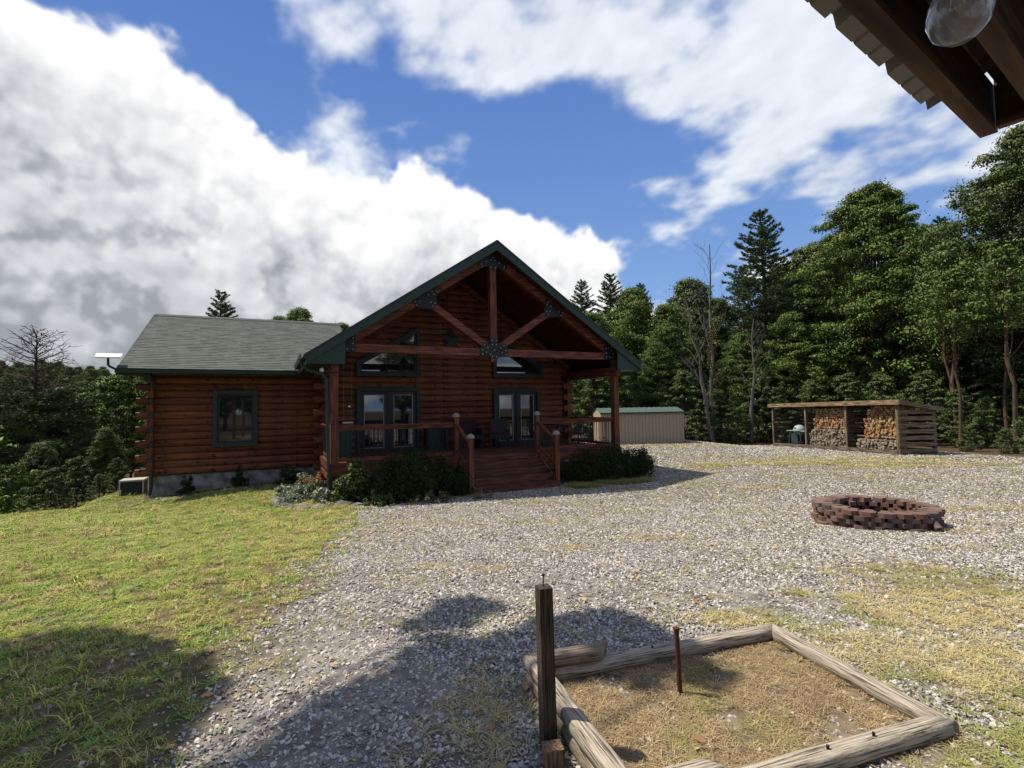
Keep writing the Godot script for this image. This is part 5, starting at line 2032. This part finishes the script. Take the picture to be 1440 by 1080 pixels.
func make_fittings() -> void:
	# condenser behind the wing corner
	var ac := thing("air_conditioner", "outdoor air conditioner unit with a light grille behind the wing corner", "air conditioner", house_point(-5.0, 4.9, -0.42), HOUSE_TURN)
	ac.scale = Vector3(0.86, 0.86, 0.86)
	var shell := mat(lin(0.36, 0.36, 0.34), 0.5)
	put("cabinet", box_mesh(Vector3(0.02, 0.42, 0), Vector3(0.60, 0.72, 0.62)), mat(lin(0.02, 0.02, 0.022), 0.6), ac)
	put("top_panel", box_mesh(Vector3(0, 0.80, 0), Vector3(0.68, 0.05, 0.70)), shell, ac)
	put("base_panel", box_mesh(Vector3(0, 0.04, 0), Vector3(0.68, 0.06, 0.70)), shell, ac)
	for c in [[-1, 1], [1, 1], [-1, -1], [1, -1]]:
		put("corner_post", box_mesh(Vector3(c[0] * 0.32, 0.42, c[1] * 0.33), Vector3(0.035, 0.72, 0.035)), shell, ac)
	for i in 15:
		put("louvre", box_mesh(Vector3(-0.325, 0.11 + i * 0.045, 0), Vector3(0.02, 0.018, 0.60), Basis(Vector3(0, 0, 1), 0.5)), shell, ac)
	# flat satellite panel on a bent arm at the eave corner
	var di := thing("satellite_dish", "white flat satellite panel on a bent black arm at the wing eave", "satellite dish", house_point(-4.98, 3.62, 3.30), HOUSE_TURN)
	put("arm", tube_mesh(PackedVector3Array([Vector3(0.0, 0.0, 0.0), Vector3(-0.16, 0.06, 0.0), Vector3(-0.34, 0.16, 0.0), Vector3(-0.37, 0.20, 0.0), Vector3(-0.375, 0.40, 0.0)]), PackedFloat32Array([0.03, 0.03, 0.03, 0.03, 0.028]), 8), W.black, di)
	put("panel", box_mesh(Vector3(-0.36, 0.445, 0.0), Vector3(0.56, 0.035, 0.34), Basis.from_euler(Vector3(0.36, 0.1, 0.02))), mat(lin(0.72, 0.73, 0.74), 0.35), di)
	# barn star on the gable wall
	var so := PackedVector2Array()
	var sti := begin()
	var c := Vector3(0, 0, 0.075)
	for k in 10:
		var a := PI / 2.0 + TAU * k / 10.0
		var rad := 0.44 if k % 2 == 0 else 0.175
		so.append(Vector2(cos(a), sin(a)) * rad)
	for k in 10:
		tri(sti, Vector3(so[k].x, so[k].y, 0), Vector3(so[(k + 1) % 10].x, so[(k + 1) % 10].y, 0), c)
	var star := put("barn_star", sti.commit(), mat(lin(0.03, 0.04, 0.038), 0.5), self, house_point(3.98, 2.73, 4.46), Basis(Vector3.UP, deg_to_rad(HOUSE_TURN)))
	tag(star, "dark metal five-pointed barn star hung on the gable wall", "star")
	# lantern hung from the porch ceiling
	var ln := thing("hanging_lantern", "black hanging lantern in front of the left gable window", "lantern", house_point(2.08, 1.4, 3.12), HOUSE_TURN)
	put("rod", tube_mesh(PackedVector3Array([Vector3(0, 0.56, 0), Vector3(0, 1.95, 0)]), PackedFloat32Array([0.006, 0.006]), 5), W.black, ln)
	var st := begin()
	lathe(st, PackedVector2Array([Vector2(0.17, 0.38), Vector2(0.10, 0.46), Vector2(0.05, 0.50), Vector2(0.03, 0.57), Vector2(0.0, 0.58)]), 6)
	put("cap", st.commit(), W.black, ln)
	for k in 6:
		var a := TAU * k / 6.0
		put("bar", tube_mesh(PackedVector3Array([Vector3(cos(a) * 0.085, 0.03, sin(a) * 0.085), Vector3(cos(a) * 0.15, 0.39, sin(a) * 0.15)]), PackedFloat32Array([0.009, 0.009]), 5), W.black, ln)
	st = begin()
	lathe(st, PackedVector2Array([Vector2(0.0, -0.06), Vector2(0.03, -0.02), Vector2(0.095, 0.02), Vector2(0.095, 0.04), Vector2(0.0, 0.045)]), 6)
	put("base", st.commit(), W.black, ln)
	# two thin cords with a white bead
	var cd := thing("porch_ornament", "pair of thin cords with a white bead hung from the porch beam", "ornament", house_point(0.40, 0.6, 1.85), HOUSE_TURN)
	for s: float in [-0.1, 0.1]:
		put("cord", tube_mesh(PackedVector3Array([Vector3(s, 0.02, 0), Vector3(s, 2.22, 0)]), PackedFloat32Array([0.006, 0.006]), 4), mat(lin(0.12, 0.11, 0.10), 0.8), cd)
	st = begin()
	lathe(st, PackedVector2Array([Vector2(0.0, -0.03), Vector2(0.022, -0.018), Vector2(0.03, 0.0), Vector2(0.022, 0.018), Vector2(0.0, 0.03)]), 8, Transform3D(Basis(), Vector3(0.04, 0.42, 0.01)))
	put("bead", st.commit(), mat(lin(0.7, 0.7, 0.68), 0.4), cd)
	put("crossbar", box_mesh(Vector3(0.0, 0.0, 0), Vector3(0.26, 0.035, 0.04)), W.bead, cd)
	# floodlight under the eave return
	var fl := thing("eave_floodlight", "small white floodlight under the left eave return", "floodlight", house_point(-0.30, -0.15, 3.17), HOUSE_TURN)
	put("mount", box_mesh(Vector3(0, 0.055, 0), Vector3(0.1, 0.03, 0.1)), W.black, fl)
	st = begin()
	lathe(st, PackedVector2Array([Vector2(0.0, -0.06), Vector2(0.045, -0.05), Vector2(0.055, 0.0), Vector2(0.03, 0.05), Vector2(0.0, 0.05)]), 10)
	put("lamp_head", st.commit(), mat(lin(0.6, 0.6, 0.58), 0.4), fl)

func make_porch_furniture() -> void:
	var weave := mat(lin(0.03, 0.024, 0.02), 0.8, speck_tex, Vector3(3, 3, 3))
	var iron := mat(lin(0.012, 0.012, 0.012), 0.5)
	var y := 0.872
	var ls := thing("wicker_loveseat", "dark brown wicker loveseat against the wall between the porch doors", "loveseat", house_point(4.15, 2.25, y), HOUSE_TURN)
	put("seat", box_mesh(Vector3(0, 0.36, 0), Vector3(1.2, 0.14, 0.6)), weave, ls)
	put("backrest", box_mesh(Vector3(0, 0.66, -0.28), Vector3(1.2, 0.5, 0.09), Basis(Vector3(1, 0, 0), -0.12)), weave, ls)
	for s in [-1, 1]:
		put("armrest", box_mesh(Vector3(s * 0.62, 0.42, 0), Vector3(0.1, 0.44, 0.62)), weave, ls)
		put("leg", box_mesh(Vector3(s * 0.56, 0.145, 0.24), Vector3(0.06, 0.29, 0.06)), weave, ls)
		put("leg", box_mesh(Vector3(s * 0.56, 0.145, -0.24), Vector3(0.06, 0.29, 0.06)), weave, ls)
	var ch := thing("porch_chair", "dark cushioned armchair on the porch beside the right door", "chair", house_point(5.35, 2.0, y), HOUSE_TURN - 20.0)
	put("seat", box_mesh(Vector3(0, 0.38, 0), Vector3(0.56, 0.15, 0.56)), iron, ch)
	put("backrest", box_mesh(Vector3(0, 0.68, -0.26), Vector3(0.56, 0.5, 0.1), Basis(Vector3(1, 0, 0), -0.15)), iron, ch)
	for s in [-1, 1]:
		put("armrest", box_mesh(Vector3(s * 0.30, 0.56, 0), Vector3(0.06, 0.05, 0.56)), iron, ch)
		for z in [-0.24, 0.24]:
			put("leg", box_mesh(Vector3(s * 0.30, 0.265, z), Vector3(0.05, 0.53, 0.05)), iron, ch)
	# metal table with two chairs behind the right railing
	var tb := thing("patio_table", "round black metal patio table behind the right porch railing", "table", house_point(7.0, 1.15, y), HOUSE_TURN)
	var st := begin()
	lathe(st, PackedVector2Array([Vector2(0.0, 0.70), Vector2(0.42, 0.70), Vector2(0.43, 0.715), Vector2(0.42, 0.73), Vector2(0.0, 0.73)]), 20)
	put("table_top", st.commit(), iron, tb)
	for k in 4:
		var a := TAU * k / 4.0 + 0.4
		var d := Vector3(cos(a), 0, sin(a))
		put("leg", tube_mesh(PackedVector3Array([d * 0.36, d * 0.22 + Vector3.UP * 0.3, d * 0.16 + Vector3.UP * 0.5, d * 0.3 + Vector3.UP * 0.70]), PackedFloat32Array([0.016, 0.016, 0.016, 0.016]), 6), iron, tb)
	for q in [[6.25, 1.0, 80.0, "black metal patio chair with curved arms on the stair side of the table"], [7.8, 1.1, -80.0, "black metal patio chair with curved arms on the post side of the table"]]:
		var c := thing("patio_chair", q[3], "chair", house_point(q[0], q[1], y), HOUSE_TURN + q[2], "metal patio chairs on the porch")
		st = begin()
		lathe(st, PackedVector2Array([Vector2(0.0, 0.42), Vector2(0.24, 0.42), Vector2(0.25, 0.435), Vector2(0.0, 0.45)]), 14)
		put("seat", st.commit(), iron, c)
		for s: float in [-1.0, 1.0]:
			put("leg", tube_mesh(PackedVector3Array([Vector3(s * 0.24, 0, 0.24), Vector3(s * 0.22, 0.43, 0.18)]), PackedFloat32Array([0.014, 0.014]), 5), iron, c)
			put("leg", tube_mesh(PackedVector3Array([Vector3(s * 0.24, 0, -0.28), Vector3(s * 0.22, 0.43, -0.2), Vector3(s * 0.22, 0.9, -0.3)]), PackedFloat32Array([0.014, 0.014, 0.014]), 5), iron, c)
			put("arm", tube_mesh(PackedVector3Array([Vector3(s * 0.22, 0.72, -0.27), Vector3(s * 0.27, 0.74, 0.0), Vector3(s * 0.26, 0.66, 0.2), Vector3(s * 0.23, 0.44, 0.18)]), PackedFloat32Array([0.013, 0.013, 0.013, 0.013]), 5), iron, c)
		var pts := PackedVector3Array()
		var rad := PackedFloat32Array()
		for k in 9:
			var a := PI * k / 8.0
			pts.append(Vector3(cos(a) * 0.22, 0.72 + sin(a) * 0.26, -0.30))
			rad.append(0.014)
		put("backrest", tube_mesh(pts, rad, 5), iron, c)
		for k in 4:
			put("back_bar", tube_mesh(PackedVector3Array([Vector3(-0.12 + k * 0.08, 0.46, -0.21), Vector3(-0.12 + k * 0.08, 0.92, -0.30)]), PackedFloat32Array([0.009, 0.009]), 4), iron, c)
	# bin and crate on the left side
	var bin := thing("storage_bin", "dark green storage bin behind the left side railing", "bin", house_point(0.35, 1.75, y), HOUSE_TURN)
	put("tub", prism_mesh(PackedVector2Array([Vector2(-0.22, 0), Vector2(0.22, 0), Vector2(0.26, 0.68), Vector2(-0.26, 0.68)]), -0.5, 0.5), mat(lin(0.015, 0.05, 0.035), 0.5), bin)
	put("lid", box_mesh(Vector3(0, 0.705, 0), Vector3(0.58, 0.05, 1.06)), mat(lin(0.013, 0.045, 0.03), 0.5), bin)
	var cr := thing("planter_box", "dark square box on the porch right of the left door", "box", house_point(3.25, 2.35, y), HOUSE_TURN)  # storage crate, added for an unclear dark shape at the wall
	put("body", box_mesh(Vector3(0, 0.33, 0), Vector3(0.52, 0.66, 0.45)), iron, cr)
	put("rim", box_mesh(Vector3(0, 0.675, 0), Vector3(0.56, 0.03, 0.49)), iron, cr)

func make_pavilion() -> void:
	# corner of the open pavilion the picture is taken from: eave beam, ribbed metal roof, rafters, posts
	var e := Vector3(0.84, 0, -0.58).normalized()       # along the eave, away from the camera
	var n := Vector3(0.58, 0, 0.84).normalized()        # up the roof slope, under the roof
	var t := thing("pavilion", "open timber pavilion with ribbed metal roof over the viewpoint", "pavilion", Vector3(1.56, 3.04, -1.63))
	t.basis = Basis(e, Vector3.UP, n)
	var beam := wood(0.125, 0.070, 0.038, 0, 0.8)
	var beam_z := wood(0.12, 0.067, 0.036, 2, 0.8)
	var metal := mat(lin(0.19, 0.18, 0.155), 0.5)
	var slope := 0.30
	var boards := wood(0.085, 0.055, 0.034, 2, 0.9)
	# local: x along the eave (0 at the corner, negative back past the camera), z up the slope
	put("eave_beam", box_mesh(Vector3(-2.2, 0.075, 0.022), Vector3(4.4, 0.15, 0.044)), beam, t)
	put("end_rafter", bar_mesh(Vector3(-0.095, 0.07 + slope * 0.2, 0.2), Vector3(-0.095, 0.07 + slope * 4.4, 4.4), 0.045, 0.12), beam_z, t)
	for k in 7:
		var z := 0.42 + k * 0.62
		put("purlin", box_mesh(Vector3(-2.22, 0.075 + slope * z, z), Vector3(4.3, 0.12, 0.06)), beam, t)
	# roofing sheet with ribs, running up the slope and past the beam
	var st := begin()
	var prof := [[0.0, 0.0], [0.15, 0.0], [0.165, 0.006], [0.18, 0.0], [0.30, 0.0], [0.315, 0.006], [0.33, 0.0], [0.45, 0.0], [0.475, 0.03], [0.525, 0.03], [0.55, 0.0]]
	var z0 := -0.115
	var z1 := 4.5
	var x := -4.5
	while x < 0.0:
		for k in prof.size() - 1:
			var xa: float = x + prof[k][0] * 0.62
			var xb: float = x + prof[k + 1][0] * 0.62
			if xb > -0.02:
				break
			var a := Vector3(xa, 0.166 + prof[k][1] + slope * z0, z0)
			var b := Vector3(xb, 0.166 + prof[k + 1][1] + slope * z0, z0)
			var c := Vector3(xb, 0.166 + prof[k + 1][1] + slope * z1, z1)
			var d := Vector3(xa, 0.166 + prof[k][1] + slope * z1, z1)
			quad(st, a, b, c, d)
		x += 0.55 * 0.62
	put("ceiling_boards", bar_mesh(Vector3(-2.27, 0.150 + slope * 0.046, 0.046), Vector3(-2.27, 0.150 + slope * 4.4, 4.4), 4.52, 0.012), boards, t)  # dark boards added under the metal so the roof underside stays dark
	put("eave_beam", box_mesh(Vector3(-2.25, 0.085, 0.155), Vector3(4.3, 0.17, 0.044)), beam, t)
	put("end_board", box_mesh(Vector3(-0.035, 0.10, 0.55), Vector3(0.03, 0.20, 1.0)), beam_z, t)
	put("metal_roofing", st.commit(), metal, t)
	for p in [Vector3(-1.6, 0, 0.16), Vector3(-4.2, 0, 0.16), Vector3(-0.6, 0, 2.5), Vector3(-4.2, 0, 2.5)]:
		var w: Vector3 = t.transform * p
		if absf(w.x / maxf(0.01, -w.z)) < 1.3 and w.z < 0.0:
			continue
		put("post", box_mesh(p + Vector3(0, -1.23 + slope * p.z * 0.5, 0), Vector3(0.14, 2.5 + slope * p.z, 0.14)), beam, t)
	# clear bulb hung below the rafters
	var bl := thing("string_light_bulb", "clear glass bulb hanging under the pavilion roof", "light bulb", Vector3(0.80, 2.872, -0.86))
	st = begin()
	var prf := PackedVector2Array([Vector2(0.0, -0.062), Vector2(0.022, -0.058), Vector2(0.040, -0.042), Vector2(0.047, -0.018), Vector2(0.044, 0.008), Vector2(0.033, 0.034), Vector2(0.022, 0.055), Vector2(0.019, 0.075)])
	lathe(st, prf, 24)
	var gl := StandardMaterial3D.new()
	gl.albedo_color = Color(0.92, 0.95, 1.0, 0.10)
	gl.transparency = BaseMaterial3D.TRANSPARENCY_ALPHA
	gl.roughness = 0.02
	put("glass", st.commit(), gl, bl)
	put("socket", tube_mesh(PackedVector3Array([Vector3(0, 0.07, 0), Vector3(0, 0.13, 0)]), PackedFloat32Array([0.022, 0.022]), 12), W.black, bl)
	put("filament", tube_mesh(PackedVector3Array([Vector3(-0.008, 0.07, 0), Vector3(-0.014, 0.0, 0), Vector3(0.0, 0.012, 0.006), Vector3(0.014, 0.0, 0), Vector3(0.008, 0.07, 0)]), PackedFloat32Array([0.001, 0.001, 0.001, 0.001, 0.001]), 4), W.bolt, bl)
	put("cable", tube_mesh(PackedVector3Array([Vector3(0, 0.13, 0), Vector3(0.01, 0.30, 0.0)]), PackedFloat32Array([0.006, 0.006]), 6), W.black, bl)


const WOODS := [["P", 6.0, -42, 12.8], ["Q", 9.0, -45, 14.2], ["P", 12.2, -47, 13.9], ["A", 9.3, -38, 11.0], ["A", 11.2, -36, 9.4], ["C", 14.7, -41, 12.8], ["B", 16.3, -40, 10.9], ["Q", 21.4, -46, 15.2], ["B", 22.5, -41, 13.8], ["C", 24.2, -40, 15.0], ["B", 27.8, -42, 16.5], ["A", 31.6, -38, 15.7], ["C", 31.9, -36, 13.3], ["B", 35.4, -37, 14.1], ["C", 29.5, -31, 9.8], ["A", 5.8, -36, 8.8], ["B", 4.5, -40, 10.1], ["B", 6.6, -33.5, 6.9], ["B", 9.8, -34, 6.4], ["B", 16.0, -35, 7.4], ["A", 19.5, -35, 8.8], ["B", 22.6, -36, 8.9], ["A", 28.1, -35, 9.1], ["B", 29.3, -33, 8.7], ["B", 29.8, -30, 8.4], ["P", 38.1, -44, 18.8], ["Q", 41.4, -42, 20.4], ["B", 4.1, -48, 11.1], ["B", 2.8, -50, 10.8], ["B", 31.9, -44, 12.7], ["B", 39.2, -48, 16.3], ["C", 40.8, -40, 12.7], ["B", 18.9, -48, 11.2], ["B", 15.5, -50, 11.7], ["B", 11.3, -50, 11.4], ["P", 28.9, -50, 18.1], ["B", 35.3, -33, 10.0], ["A", 39.3, -34, 13.5], ["B", 30.4, -27, 7.7], ["P", 4.2, -60, 14.1], ["U", 3.6, -34, 4.6], ["U", 5.3, -32.5, 4.3], ["U", 11.0, -32.5, 4.5], ["U", 12.8, -32, 3.5], ["U", 13.8, -31.5, 3.1], ["U", 16.0, -33, 4.8], ["U", 16.6, -31.8, 3.5], ["U", 11.8, -31.5, 2.7], ["U", 18.3, -31, 3.9], ["U", 19.9, -30, 4.2], ["U", 20.9, -28.5, 4.0], ["U", 22.1, -27, 4.0], ["U", 21.6, -24.5, 2.9], ["U", 22.9, -24.5, 2.5], ["U", 25.0, -24, 3.7], ["U", 26.2, -27, 4.7], ["U", 24.9, -29, 5.0], ["U", 19.8, -22, 1.2], ["U", 19.9, -20.5, 1.1], ["U", 19.8, -19.2, 1.4], ["U", 20.3, -19, 2.7], ["B", -12, 20, 9], ["A", -5, 19, 10], ["B", 0, 20, 9], ["C", 4, 17, 9], ["B", 8, 20, 11], ["A", 2, 15, 7], ["B", 11, 25, 10], ["B", -19, 17, 9], ["B", 4, 27, 12], ["B", 23, 17, 11], ["P", -26.6, -46, 13.7], ["A", -21.1, -50, 12.3], ["A", -23.8, -52, 11.9], ["B", -28.5, -55, 11.3], ["B", -18.6, -55, 11.6], ["B", -23.7, -24, 5.2], ["C", -22.2, -25, 4.0], ["C", -16.9, -20, 3.4], ["B", -15.3, -19, 2.7], ["C", -16.3, -17.5, 3.0], ["U", -14.2, -16.5, 1.9], ["U", -13.3, -17, 1.2], ["U", -14.1, -15.5, 1.8], ["U", -15.9, -16, 2.5], ["B", -23.2, -22, 7.2], ["B", -25.1, -22, 8.6], ["C", -22.6, -30, 4.3], ["Q", -28.6, -26, 11.4], ["U", -12.7, -15.6, 0.9], ["U", -12.2, -16.2, 0.3]]
const SHADES := [[Vector2(-1.28, -2.2), Vector2(-1.08, -2.65), Vector2(-0.72, -3.12), Vector2(-0.63, -3.59), Vector2(-0.25, -3.55), Vector2(0.07, -3.56), Vector2(0.1, -2.2), Vector2(-0.4, -1.7)], [Vector2(-0.79, -3.85), Vector2(-0.46, -4.37), Vector2(-0.21, -4.19), Vector2(-0.25, -3.9)], [Vector2(0.0, -3.7), Vector2(0.4, -3.93), Vector2(0.74, -3.99), Vector2(1.02, -3.64), Vector2(1.21, -3.22), Vector2(1.15, -3.0), Vector2(0.71, -3.02), Vector2(0.46, -3.2), Vector2(0.1, -3.3)], [Vector2(-3.8, -3.3), Vector2(-3.35, -3.82), Vector2(-2.62, -3.61), Vector2(-2.1, -3.34), Vector2(-1.8, -3.07), Vector2(-1.75, -2.79), Vector2(-1.65, -2.2), Vector2(-3.2, -2.2)]]

func _ready() -> void:
	n_ground.seed = 3
	n_ground.frequency = 0.02
	n_ground.fractal_octaves = 4
	grain_tex = noise_tex(0.012, 9, 0.50, 5)
	blotch_tex = noise_tex(0.008, 12, 0.62, 5)
	knot_tex = make_knots()
	speck_tex = noise_tex(0.06, 13, 0.55, 3)
	make_view()
	print("sky done")
	make_ground()
	make_cabin()
	print("cabin done")
	make_woods()
	make_shade_tree()
	make_metal_shed()
	make_woodshed()
	make_fire_pit()
	make_pit()
	make_pavilion()
	make_fittings()
	make_porch_furniture()
	make_garden()
	print("things done")
	make_gravel()
	make_grass()
